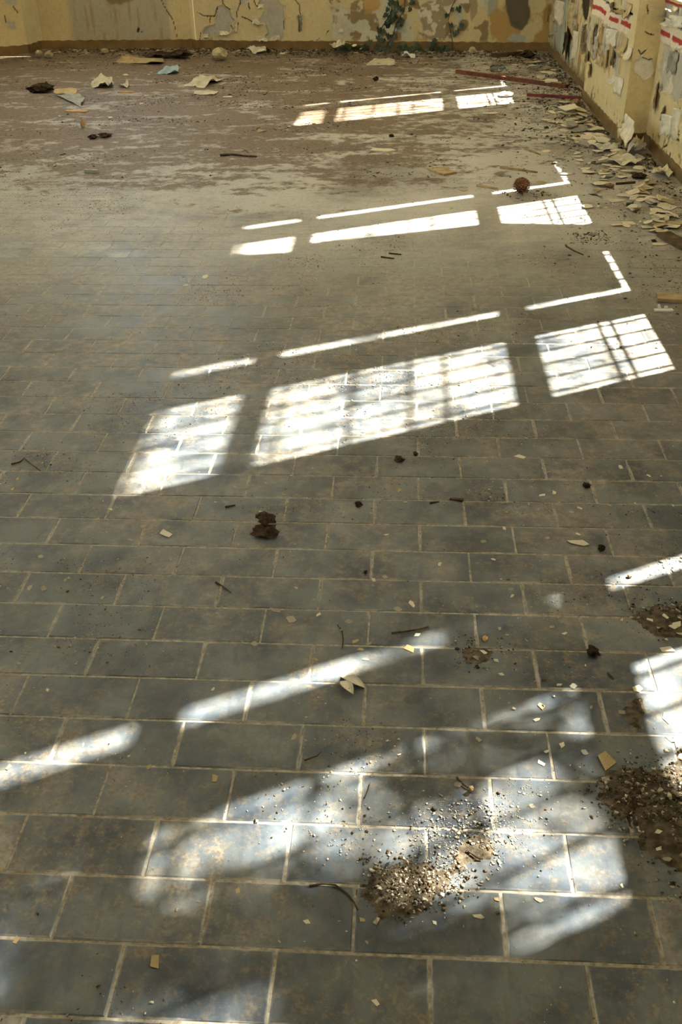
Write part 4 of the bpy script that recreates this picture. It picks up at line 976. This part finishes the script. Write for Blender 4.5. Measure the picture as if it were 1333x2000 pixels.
lump(206, 104, 16, 9, 'stone', 'small pale stone against the bay skirting', 'stone', 'stone', 18, .35); lump(168, 106, 8, 10, 'stone', 'small grey stone leaning on the bay skirting', 'stone', 'stone', 19, .3)
lump(923, 104, 16, 12, 'stone', 'grey stone beside the ivy at the back skirting', 'stone', 'stone', 20, .4); lump(1124, 212, 26, 18, 'bark', 'brown stone among flakes at the pier corner', 'stone', 'stone', 21, .45)
lump(182, 271, 18, 7, 'clod', 'dark crumbly clod on the far earth', 'clod', 'earth_clod', 23, .95, 18, 10); lump(206, 268, 24, 7, 'clod', 'dark clod right of its crumbly neighbour on the far earth', 'clod', 'earth_clod', 24, .95, 18, 10)
lump(83, 180, 46, 16, 'clod', 'dark mossy mound with a knob on the far earth', 'clod', 'earth_clod', 25, .6, 18, 10); lump(92, 172, 8, 12, 'clod', 'dark knob standing on the mossy mound', 'clod', 'earth_clod', 26, .4)
lump(310, 112, 54, 10, 'clod', 'low black heap of leaf mould under the bay', 'leaf mould', 'leaf_mould', 27, .7, 20, 10); lump(352, 113, 44, 13, 'clod', 'taller black heap of leaf mould at the end of the bay', 'leaf mould', 'leaf_mould', 28, .7, 20, 10)
lump(163, 250, 9, 18, 'orange', 'upright pale brown chip standing on the far earth', 'wood', 'wood_chip', 29, .25)
lump(1030, 113, 30, 13, 'clod', 'black charred tangle in the back corner', 'charred debris', 'charred_debris', 30, .8, 16, 10)
lump(1190, 366, 20, 9, 'bark', 'brown curled dead leaf on the bare floor', 'leaf', 'dead_leaf', 31, .3)
lump(1247, 347, 34, 9, 'clod', 'flat dark clod among the cream flakes', 'clod', 'earth_clod', 32, .6, 16, 8)
lump(735, 158, 12, 8, 'clod', 'little dark clod by the far sun patch', 'clod', 'earth_clod', 33, .6); lump(765, 267, 12, 5, 'clod', 'flat dark speck of earth on the pale far floor', 'clod', 'earth_clod', 34, .5)
lump(988, 188, 36, 9, 'whitelump', 'white plaster lump glaring at the end of the far sun patch', 'plaster', 'plaster_lump', 35, .25, 14, 8)
def sheet(name, corners, amp, mat, label, cat, seed=0, nu=9, nv=7, th=.003, fr_=3.0):
    P = [np.array(G(x, y)[:2]) for x, y in corners]; c0 = sum(P) / 4; V = []
    for side in (0, 1):
        for j in range(nv + 1):
            for i in range(nu + 1):
                u, v = i / nu, j / nv; q = (P[0] * (1 - u) + P[1] * u) * (1 - v) + (P[3] * (1 - u) + P[2] * u) * v
                n = float(fbm(np.array([u * fr_ + seed * 3.1]), np.array([v * fr_]), seed, 3)[0]); e = float(vnoise(np.array([u * 9. + seed]), np.array([v * 9.]), seed)[0]) - .5
                q = c0 + (q - c0) * (1 + .16 * e * (u in (0, 1) or v in (0, 1)))
                V.append([q[0] - c0[0], q[1] - c0[1], amp * max(0, n - .28) * 1.6 + (th if side else 0)])
    m = (nu + 1) * (nv + 1); I = lambda s, i, j: s * m + j * (nu + 1) + i; F = []
    for j in range(nv):
        for i in range(nu): F += [(I(1, i, j), I(1, i + 1, j), I(1, i + 1, j + 1), I(1, i, j + 1)), (I(0, i, j + 1), I(0, i + 1, j + 1), I(0, i + 1, j), I(0, i, j))]
    for j in range(nv): F += [(I(0, 0, j), I(1, 0, j), I(1, 0, j + 1), I(0, 0, j + 1)), (I(0, nu, j + 1), I(1, nu, j + 1), I(1, nu, j), I(0, nu, j))]
    for i in range(nu): F += [(I(0, i + 1, 0), I(1, i + 1, 0), I(1, i, 0), I(0, i, 0)), (I(0, i, nv), I(1, i, nv), I(1, i + 1, nv), I(0, i + 1, nv))]
    zm = min(q[2] for q in V); V = [(q[0], q[1], q[2] - zm) for q in V]
    o = obj(name, V, F, M[mat], None, False, (c0[0], c0[1], .0006)); tag(o, label, cat); return o
sheet('crumpled_paper', [(357, 168), (400, 172), (442, 158), (405, 152)], .075, 'paper', 'crumpled sheet of old paper arching off the far earth', 'paper', 1)
sheet('torn_paper', [(378, 184), (420, 187), (425, 181), (382, 179)], .02, 'paper', 'flat torn paper scrap before the crumpled sheet', 'paper', 2)
sheet('plastic_sheet', [(308, 145), (348, 146), (350, 137), (322, 137)], .05, 'blueplastic', 'pale blue scrap of plastic sheet on the far earth', 'plastic', 3)
sheet('grey_sheet', [(112, 188), (158, 210), (166, 192), (140, 184)], .03, 'greysheet', 'flat grey sheet lying before the mossy mound', 'sheet', 4)
sheet('torn_card', [(105, 185), (150, 185), (152, 176), (112, 176)], .03, 'flake_tan', 'tan torn card between the mossy mound and the grey sheet', 'card', 5)
sheet('crumpled_scrap', [(178, 172), (222, 174), (220, 158), (185, 158)], .09, 'paper', 'crumpled pale scrap with a dark hollow on the far earth', 'paper', 6)
sheet('paper_strip', [(234, 171), (252, 173), (252, 164), (244, 164)], .05, 'paper', 'small bent paper strip beside the crumpled scrap', 'paper', 7)
sheet('plaster_sheet', [(715, 128), (772, 128), (770, 117), (730, 117)], .03, 'paper', 'flat pale plaster sheet before the ivy', 'plaster', 8)
sheet('plaster_sheet', [(785, 114), (812, 114), (808, 108), (790, 108)], .05, 'whitelump', 'small white plaster piece under the ivy', 'plaster', 9)
sheet('fallen_paint', [(645, 106), (674, 106), (674, 99), (655, 99)], .10, 'flake_cream', 'cream paint sheet slumped against the skirting by the ivy', 'paint sheet', 10)
sheet('fallen_paint', [(482, 106), (520, 106), (522, 99.5), (490, 99.5)], .10, 'flake_white', 'pale paint sheet slumped against the back skirting', 'paint sheet', 11)
sheet('fallen_paint', [(222, 123), (318, 127), (322, 119.5), (238, 116)], .04, 'flake_tan', 'wide tan paint sheet spread under the bay', 'paint sheet', 12)
sheet('fallen_paint', [(1180, 320), (1240, 326), (1256, 318), (1205, 308)], .04, 'flake_cream', 'broad cream paint sheet with a raised rim under the striped wall', 'paint sheet', 13)
sheet('fallen_paint', [(1226, 299), (1258, 306), (1256, 292), (1236, 289)], .12, 'flake_cream', 'large cream paint sheet standing up against the pier end', 'paint sheet', 14)
sheet('fallen_paint', [(1150, 292), (1202, 299), (1208, 292), (1168, 285)], .05, 'flake_white', 'whitish paint sheet before the pier end', 'paint sheet', 15)
sheet('fallen_paint', [(1272, 346), (1316, 347), (1303, 332), (1278, 333)], .05, 'flake_cream', 'cream paint sheet folded against the skirting of the striped wall', 'paint sheet', 16)
# white plastic clip near the bark slab
s, p = pxm(1297, 608)
cl = empty('plastic_clip', (p[0], p[1], 0), .05); tag(cl, 'white plastic clip with an upright tab on the tiles', 'clip')
MB().box((-.037, -.012, .001), (.037, .012, .008)).build('base_strip', M['whitelump'], cl); MB().add([(-.022, .006, .008), (-.008, .006, .008), (-.016, .010, .026), (-.024, .010, .026), (-.022, .012, .008), (-.008, .012, .008), (-.016, .014, .026), (-.024, .014, .026)], [(0, 1, 2, 3), (7, 6, 5, 4), (0, 4, 5, 1), (1, 5, 6, 2), (2, 6, 7, 3), (3, 7, 4, 0)]).build('tab', M['whitelump'], cl)
MB().box((.004, .004, .008), (.016, .012, .019)).build('lug', M['whitelump'], cl)
# crushed clear bottle behind the batten
s, p = pxm(973, 141)
bo = empty('plastic_bottle', (p[0], p[1], 0), .25); tag(bo, 'crushed clear plastic bottle behind the rust-red batten', 'bottle')
prof = [(-.075, .020), (-.072, .034), (-.05, .037), (-.03, .033), (-.01, .037), (.01, .034), (.03, .036), (.045, .026), (.056, .014), (.062, .0125), (.075, .0125)]
V, F = [], []; nb = 14
for i, (x, r_) in enumerate(prof):
    for j in range(nb):
        a = 2 * math.pi * j / nb; k = 1 + (.16 * math.sin(3 * a + x * 60) if x < .04 else 0); V.append((x, r_ * k * math.cos(a), .036 + r_ * k * math.sin(a) * .82))
for i in range(len(prof) - 1):
    for j in range(nb): F.append((i * nb + j, i * nb + (j + 1) % nb, (i + 1) * nb + (j + 1) % nb, (i + 1) * nb + j))
F.append(tuple(range(nb)))
zm = min(q[2] for q in V); V = [(a, b, c - zm + .001) for a, b, c in V]
obj('bottle_body', V, F, M['clearplastic'], bo, True)
MB().tube([(.072, 0, .036 - zm), (.088, 0, .036 - zm)], [.0148, .0148], 12).build('cap', M['blueplastic'], bo)

# ------------------------------------------------------------------ ivy climbing the back wall
ivy = empty('ivy_vine', tuple(PL(745, 96, (b0[0], b0[1], 0), (bn[0], bn[1], 0)) * np.array([1, 1, 0]))); tag(ivy, 'dark green ivy climbing the stripped back wall', 'ivy')
iv0 = np.array(ivy.location)
leafs = []
ir = random.Random(31)
for i in range(4):
    out = [(0, -.1), (.28, -.42), (.34, -.12), (.55, .0), (.30, .18), (.22, .52 + .1 * i / 4), (0, .62), (-.2, .5), (-.32, .2), (-.56, .02), (-.33, -.14), (-.27, -.40)]
    v = [(0, .05, .05)] + [(x * ir.uniform(.9, 1.1), y, -.12 * abs(x) + ir.uniform(-.03, .03)) for x, y in out]
    f = [(0, 1 + j, 1 + (j + 1) % len(out)) for j in range(len(out))]
    v2 = [(x, y, z - .015) for x, y, z in v]; m = len(v)
    f2 = [(m + a, m + c, m + b) for a, b, c in f] + [(1 + j, m + 1 + j, m + 1 + (j + 1) % len(out), 1 + (j + 1) % len(out)) for j in range(len(out))]
    leafs.append(mesh('leaf', v + v2, f + f2, M['ivy']))
L4 = [(780, 10), (830, 60), (870, 90), (740, 100), (800, 130), (810, 185), (885, 245), (850, 280), (740, 270), (640, 330), (680, 345), (630, 420), (740, 400), (800, 405), (690, 450), (545, 465), (640, 480), (785, 490), (1020, 20), (995, 100), (930, 510), (1080, 510), (700, 540), (500, 530), (750, 545), (760, 40), (845, 30), (905, 110), (720, 160), (770, 215), (870, 215),
      (140, 530), (260, 550), (300, 580), (350, 550), (400, 570), (460, 580), (510, 590), (870, 570), (950, 565), (1000, 570), (1100, 560), (1180, 585), (1270, 460), (1280, 500), (1300, 600), (230, 590), (290, 540), (430, 590), (620, 570), (660, 590), (905, 590), (1050, 590), (1230, 570)]
L5 = [(245, 70), (145, 125), (180, 205), (265, 210), (230, 260), (40, 340), (185, 80), (30, 370), (60, 440), (150, 430), (90, 430), (20, 430), (210, 280), (120, 420)]
lw = [(630 + x / 5.796, y / 5.796) for x, y in L4] + [(840 + x / 4.3, y / 4.3) for x, y in L5]
R0 = Matrix(((bt[0], 0, bn[0]), (bt[1], 0, bn[1]), (0, 1, 0)))
if R0.determinant() < 0: R0 = Matrix(((-bt[0], 0, bn[0]), (-bt[1], 0, bn[1]), (0, 1, 0)))
for i, (x, y) in enumerate(lw):
    off = .02 if y < 80 else ir.uniform(.03, .13)
    q = PL(x, y, (b0[0] + bn[0] * off, b0[1] + bn[1] * off, 0), (bn[0], bn[1], 0)); sz = ir.uniform(.055, .085) * (1.25 if 20 < y < 60 and x < 800 else 1)
    if q[2] < .03: q[2] = .03
    o = bpy.data.objects.new('leaf', leafs[i % 4]); e = Matrix.Rotation(ir.uniform(-.5, .5) - .1, 3, 'X') @ Matrix.Rotation(ir.uniform(-.6, .6), 3, 'Y') @ Matrix.Rotation(math.pi + ir.uniform(-.8, .8), 3, 'Z')
    o.matrix_local = Matrix.Translation(Vector(q - iv0)) @ (R0 @ e).to_4x4() @ Matrix.Diagonal((sz, sz, sz, 1)); link(o, ivy)
for pts in ([(735, 102), (738, 80), (742, 60), (752, 45), (764, 25), (768, 5), (770, -20)], [(748, 100), (758, 85), (768, 70), (774, 45), (790, 20), (792, -15)], [(885, 98), (884, 80), (880, 60), (876, 40), (882, 15), (895, -10)], [(735, 100), (700, 99), (672, 98), (655, 100)], [(760, 100), (800, 99), (850, 99), (885, 98)]):
    b = MB(); b.tube([PL(x, y, (b0[0] + bn[0] * .022, b0[1] + bn[1] * .022, 0), (bn[0], bn[1], 0)) - iv0 for x, y in pts], [.0045] * len(pts), 5); b.build('stem', M['ivystem'], ivy, True)

# ------------------------------------------------------------------ litter nobody could count: earth, crumbs, plaster grit
def heap(name, poly, hmax, mat, label, seed, step=.012):
    P = [tuple(G(x, y)[:2]) for x, y in poly]; xs = [p[0] for p in P]; ys = [p[1] for p in P]
    gx = np.arange(min(xs) - .06, max(xs) + .06, step); gy = np.arange(min(ys) - .06, max(ys) + .06, step); X_, Y_ = np.meshgrid(gx, gy, indexing='ij')
    sd = poly_sd(X_, Y_, P) + (fbm(X_ * 14, Y_ * 14, seed) - .5) * .09
    H = sst(.0, -.07, sd) * hmax * (.35 + .9 * fbm(X_ * 22, Y_ * 22, seed + 1)) + .004 * (fbm(X_ * 70, Y_ * 70, seed + 2) - .5) * (sd < 0) - .003 * (sd > 0) + .0012
    idx = np.arange(H.size).reshape(H.shape); keepm = sd < .012; V = np.stack([X_, Y_, H], -1).reshape(-1, 3); F = []
    km = keepm[:-1, :-1] & keepm[1:, :-1] & keepm[1:, 1:] & keepm[:-1, 1:]
    for i, j in zip(*np.nonzero(km)): F.append((int(idx[i, j]), int(idx[i + 1, j]), int(idx[i + 1, j + 1]), int(idx[i, j + 1])))
    used = sorted(set(k for f in F for k in f)); re = {k: n for n, k in enumerate(used)}
    o = obj(name, V[used], [tuple(re[k] for k in f) for f in F], M[mat], None, True); tag(o, label, 'debris', kind='stuff'); return o
H1 = heap('earth_heap', [(735, 1690), (800, 1680), (870, 1690), (940, 1640), (960, 1670), (880, 1740), (850, 1775), (760, 1775), (730, 1740)], .006, 'earth', 'low spread of earth and plaster crumbs in the dappled light', 1, .006)
H2 = heap('earth_heap', [(1180, 1480), (1260, 1500), (1420, 1450), (1460, 1700), (1333, 1740), (1280, 1660), (1190, 1600), (1160, 1560)], .012, 'earth', 'wide mound of brown earth full of pale plaster chips', 2, .008)
H3 = heap('earth_heap', [(1225, 1385), (1260, 1350), (1250, 1400), (1240, 1410)], .008, 'earth', 'narrow ridge of earth beside the bright patch', 3, .006)
H4 = heap('earth_heap', [(1230, 1195), (1290, 1180), (1400, 1190), (1400, 1245), (1290, 1235)], .006, 'earth', 'thin patch of earth under white plaster chips', 4, .006)
H5 = heap('earth_heap', [(905, 1265), (945, 1250), (985, 1275), (960, 1300), (915, 1290)], .005, 'earth', 'little pile of dirt under a brick crumb', 5, .006)
# ------------------------------------------------------------------ let loose pieces come to rest on what lies below them
CELL = .006; HX0, HY0 = -4.6, -.6
HM = np.zeros((int(6.5 / CELL), int(11.9 / CELL))); SOLID = np.zeros(HM.shape, bool)      # top surface of all that lies on the floor
_b = np.array([(i / 9, j / 9) for i in range(10) for j in range(10 - i)]); BARY = np.stack([_b[:, 0], _b[:, 1], 1 - _b.sum(1)], 1)
def local_pts(me):
    me.calc_loop_triangles(); t = np.empty(len(me.loop_triangles) * 3, dtype=np.int32); me.loop_triangles.foreach_get('vertices', t)
    c = np.empty(len(me.vertices) * 3); me.vertices.foreach_get('co', c); c = c.reshape(-1, 3)[t].reshape(-1, 3, 3)
    return np.einsum('bk,tkc->tbc', BARY, c).reshape(-1, 3)
def world_pts(me, M4): 
    m = np.array(M4); return local_pts(me) @ m[:3, :3].T + m[:3, 3]
def cell(p): return np.clip(((p[:, 0] - HX0) / CELL).astype(int), 0, HM.shape[0] - 1), np.clip(((p[:, 1] - HY0) / CELL).astype(int), 0, HM.shape[1] - 1)
def basis(o): return Matrix.LocRotScale(o.location, o.rotation_euler, o.scale)
def stamp(p, solid=True):
    i, j = cell(p); np.maximum.at(HM, (i, j), p[:, 2])
    if solid: SOLID[i, j] = True
def stamp_tree(o, M4=None, solid=True):
    M4 = basis(o) if M4 is None else M4
    if o.type == 'MESH': stamp(world_pts(o.data, M4), solid)
    for c in o.children: stamp_tree(c, M4 @ basis(c), solid)
def rest(o, tilt=True, sink=.0035):
    """lower a loose piece on to what is under it, leaning with the slope there"""
    p = world_pts(o.data, basis(o)); i, j = cell(p); h = HM[i, j]
    if tilt and h.max() > .003:
        A = np.stack([p[:, 0] - p[:, 0].mean(), p[:, 1] - p[:, 1].mean(), np.ones(len(p))], 1); k = np.linalg.lstsq(A, h, rcond=None)[0]; k = np.clip(k, -.32, .32)
        q = Vector((0, 0, 1)).rotation_difference(Vector((-k[0], -k[1], 1)).normalized())
        o.rotation_euler = (q @ o.rotation_euler.to_quaternion()).to_euler(); p = world_pts(o.data, basis(o)); i, j = cell(p)
    idx = i * HM.shape[1] + j; u, inv = np.unique(idx, return_inverse=True); mn = np.full(len(u), 1e9); np.minimum.at(mn, inv, p[:, 2])
    d = HM.ravel()[u] - mn; z = max(np.percentile(d, 95), d.max() - sink) if HM.ravel()[u].max() > .002 else d.max()
    o.location.z += z + .0003; on = HM.ravel()[u].max() > .004; p[:, 2] += z; stamp(p); return on
tops = [o for o in COL.objects if o.parent is None and 'category' in o.keys()]
for o in tops:
    if o.name.startswith('earth_heap'): stamp_tree(o, solid=False)
FIXED = ('pine_cone', 'timber_batten', 'painted_rod', 'plastic_clip', 'plastic_bottle', 'wood_board', 'dark_beam', 'bark_slab', 'ivy_vine')
loose_set = set(q[0].name for q in LOOSE)
for o in tops:
    if o.name.startswith(FIXED): stamp_tree(o)
for o in tops:                                     # single lumps, sticks and sheets
    if o.type == 'MESH' and o.name not in loose_set and not o.name.startswith(FIXED + ('earth_heap',)): rest(o, False, .012)
for (o, size, mat, label, shape) in LOOSE:
    on = rest(o); o['label'] = look((o.location.x, o.location.y, .01 if on else 0), size, mat, label, shape)
DIL = SOLID.copy()
for dx in range(-2, 3):
    for dy in range(-2, 3): DIL |= np.roll(np.roll(SOLID, dx, 0), dy, 1)
def on_ground(pts, r):
    """grit lies on the ground, in the heaps, and now and then on top of a flake, but not inside things"""
    i, j = cell(pts); sol = SOLID[i, j]; keep = ~DIL[i, j] | (sol & (HM[i, j] < .018) & (r.uniform(0, 1, len(pts)) < .12))
    p = pts[keep].copy(); i, j = cell(p); p[:, 2] = np.maximum(.0008, HM[i, j] + .0002); return p
def crumbs(name, sets, label, seed, parent=None):
    """many tiny irregular bits in one mesh; each set: points, size function, flatness, material"""
    r = np.random.default_rng(seed); VV, FF, MI = [], [], []; nb = 0
    for mi, (pts, size, flat, mat) in enumerate(sets):
        pts = on_ground(pts, r); n = len(pts); V = np.empty((n, 6, 3)); s = size(r, n); a0 = r.uniform(0, 6.28, n); asp = r.uniform(.35, 1.0, n); rot = r.uniform(0, 6.28, n)
        for k in range(4):
            a = a0 + k * 1.5708 + r.uniform(-.45, .45, n); q = s * r.uniform(.5, 1.0, n); x, y = np.cos(a) * q, np.sin(a) * q * asp
            V[:, k, 0] = pts[:, 0] + x * np.cos(rot) - y * np.sin(rot); V[:, k, 1] = pts[:, 1] + x * np.sin(rot) + y * np.cos(rot); V[:, k, 2] = pts[:, 2] + r.uniform(0, .5, n) * s * flat
        V[:, 4] = pts + np.stack([r.normal(0, .2, n) * s, r.normal(0, .2, n) * s, s * flat * r.uniform(.7, 1.5, n)], 1); V[:, 5] = pts - np.stack([0 * s, 0 * s, .001 + 0 * s], 1)
        base = np.array([(0, 1, 4), (1, 2, 4), (2, 3, 4), (3, 0, 4), (1, 0, 5), (2, 1, 5), (3, 2, 5), (0, 3, 5)])
        F = (base[None] + (np.arange(n) * 6)[:, None, None]).reshape(-1, 3) + nb; nb += n * 6
        VV.append(V.reshape(-1, 3)); FF.append(F); MI.append(np.full(len(F), mi, dtype=np.int32))
    V = np.concatenate(VV); F = np.concatenate(FF); MI = np.concatenate(MI)
    me = bpy.data.meshes.new(name); me.vertices.add(len(V)); me.vertices.foreach_set('co', V.ravel()); me.loops.add(F.size); me.loops.foreach_set('vertex_index', F.ravel().astype(np.int32))
    me.polygons.add(len(F)); me.polygons.foreach_set('loop_start', np.arange(0, F.size, 3, dtype=np.int32))
    for q in sets: me.materials.append(M[q[3]])
    me.polygons.foreach_set('material_index', MI); me.update(calc_edges=True)
    o = bpy.data.objects.new(name, me); link(o, parent); o['kind'] = 'stuff'
    if parent is None: tag(o, label, 'debris')
    return o
def scatter(n, x0, x1, y0, y1, dens, seed, z=.0008):
    r = np.random.default_rng(seed); P = np.empty((0, 3))
    while len(P) < n:
        q = np.stack([r.uniform(x0, x1, n * 3), r.uniform(y0, y1, n * 3)], 1); d = dens(q[:, 0], q[:, 1]); q = q[r.uniform(0, 1, len(q)) < d]
        P = np.concatenate([P, np.concatenate([q, np.full((len(q), 1), z)], 1)])
    return P[:n]
def ex(a, b, k=.6, m=3.2): return lambda r, n: a + b * r.exponential(k, n).clip(0, m)
cl_d = lambda s: (lambda x, y: np.clip((fbm(x * 2.6, y * 2.6, s) - .46) * 5, .05, 1) * np.clip((fbm(x * 9, y * 9, s + 5) - .40) * 5, .04, 1))
wx = lambda y: np.where(y < YA0, XB, np.where(y < YA1, XA, XF))
far_d = lambda x, y: np.clip((fbm(x * 1.5, y * 3.1, 221) - .46) * 7, .02, 1) * np.clip((fbm(x * 6, y * 8, 225) - .38) * 5, .04, 1) * np.clip(.35 + (y - 5) * .14, .15, 1) * (x < wx(y) - .04)
wall_d = lambda x, y: np.exp(-np.clip(wx(y) - .03 - x, 0, 9) / .22) * (x < wx(y) - .035)
back_d = lambda x, y: np.exp(-np.clip(10.45 + (1.62 - x) * .1236 - .02 - y, 0, 9) / .2) * (y < 10.45 + (1.62 - x) * .1236 - .02) * (x < wx(y) - .04)
crumbs('floor_grit', [(scatter(20000, -2.4, 1.62, -.35, 5.0, cl_d(201), 1), ex(.0009, .0018), .4, 'crumb'), (scatter(15000, -2.6, 1.62, -.35, 5.0, cl_d(201), 2), ex(.0009, .0018), .5, 'crumb_dark'),
    (scatter(4200, -2.4, 1.62, -.35, 5.0, cl_d(201), 21), ex(.0018, .003), .18, 'crumb'),
    (scatter(1100, .7, 1.66, 2.4, 5.0, wall_d, 25), ex(.003, .006), .4, 'crumb'), (scatter(900, .7, 1.66, 2.4, 5.0, wall_d, 26), ex(.003, .006), .45, 'crumb_dark')], 'fine plaster and earth grit sprinkled over the slate tiles', 11)
crumbs('floor_litter', [(scatter(9000, -4.4, 1.55, 5.02, 10.4, far_d, 3), ex(.003, .006, .6, 3.5), .28, 'crumb_dark'), (scatter(3000, -4.2, 1.55, 5.02, 10.4, far_d, 4), ex(.003, .007, .6, 3), .25, 'crumb'),
    (scatter(2600, .7, 1.66, 5.02, 10.3, wall_d, 5), ex(.004, .008, .7, 3), .35, 'crumb'), (scatter(2600, .7, 1.66, 5.02, 10.3, wall_d, 6), ex(.004, .008, .7, 3), .45, 'crumb_dark'),
    (scatter(2800, -3.9, 1.5, 9.6, 10.95, back_d, 7), ex(.006, .011, .7, 3), .4, 'crumb_dark'), (scatter(900, -3.9, 1.5, 9.6, 10.95, back_d, 17), ex(.006, .012, .7, 3), .3, 'crumb')], 'dark leaf litter and paint crumbs strewn over the far floor', 13)
def heap_pts(poly, k, seed, zz):
    r = np.random.default_rng(seed); P = [tuple(G(x, y)[:2]) for x, y in poly]; xs = [p[0] for p in P]; ys = [p[1] for p in P]; got = np.empty((0, 3))
    while len(got) < k:
        q = np.stack([r.uniform(min(xs) - .03, max(xs) + .03, k * 4), r.uniform(min(ys) - .03, max(ys) + .03, k * 4)], 1); m = poly_sd(q[:, 0], q[:, 1], P) < r.normal(-.008, .03, len(q)); q = q[m]
        got = np.concatenate([got, np.concatenate([q, r.uniform(.0015, zz, (len(q), 1))], 1)])
    return got[:k]
HB1 = [(735, 1690), (800, 1680), (870, 1690), (940, 1640), (960, 1670), (880, 1740), (850, 1775), (760, 1775), (730, 1740)]; HB2 = [(1180, 1480), (1260, 1500), (1420, 1450), (1460, 1700), (1333, 1740), (1280, 1660), (1190, 1600), (1160, 1560)]
SUNB = [(780, 1600), (900, 1560), (1060, 1540), (1020, 1640), (860, 1690)]; HB4 = [(1230, 1195), (1290, 1180), (1400, 1190), (1400, 1245), (1290, 1235)]; HB5 = [(905, 1265), (945, 1250), (985, 1275), (960, 1300), (915, 1290)]
crumbs('plaster_splinters', [(heap_pts(HB1, 420, 31, .006), ex(.0018, .0034, .6, 3.4), .14, 'crumb'), (heap_pts(HB1, 700, 32, .006), ex(.0014, .0022), .6, 'crumb_dark'), (heap_pts(SUNB, 1100, 33, .002), ex(.0009, .0018), .25, 'crumb'), (heap_pts(SUNB, 160, 34, .002), ex(.001, .0018), .5, 'crumb_dark')], '', 18, H1)
crumbs('plaster_splinters', [(heap_pts(HB2, 620, 35, .012), ex(.002, .0038, .6, 3.4), .14, 'crumb'), (heap_pts(HB2, 1500, 36, .012), ex(.0016, .0028), .6, 'crumb_dark')], '', 19, H2)
crumbs('plaster_splinters', [(heap_pts(HB4, 160, 37, .006), ex(.002, .004, .6, 3), .3, 'crumb'), (heap_pts(HB4, 260, 38, .006), ex(.0016, .0026), .6, 'crumb_dark')], '', 20, H4)
crumbs('plaster_splinters', [(heap_pts(HB5, 50, 39, .005), ex(.002, .004, .6, 3), .3, 'crumb'), (heap_pts(HB5, 140, 40, .005), ex(.0016, .0026), .6, 'crumb_dark')], '', 21, H5)
crumbs('cone_litter', [(heap_pts([(960, 372), (1000, 375), (1060, 370), (1100, 385), (1010, 392)], 260, 41, .005), ex(.0025, .004), .5, 'crumb_dark'), (heap_pts([(1000, 375), (1060, 370), (1090, 385), (1010, 392)], 80, 42, .005), ex(.002, .004), .3, 'crumb')], 'brown seed litter spilled around the pine cone', 22)
crumbs('dirt_patch', [(heap_pts([(1120, 455), (1185, 455), (1190, 475), (1120, 475)], 220, 43, .005), ex(.0025, .004), .4, 'crumb_dark')], 'thin patch of dark dirt crumbs between two sun patches', 23)
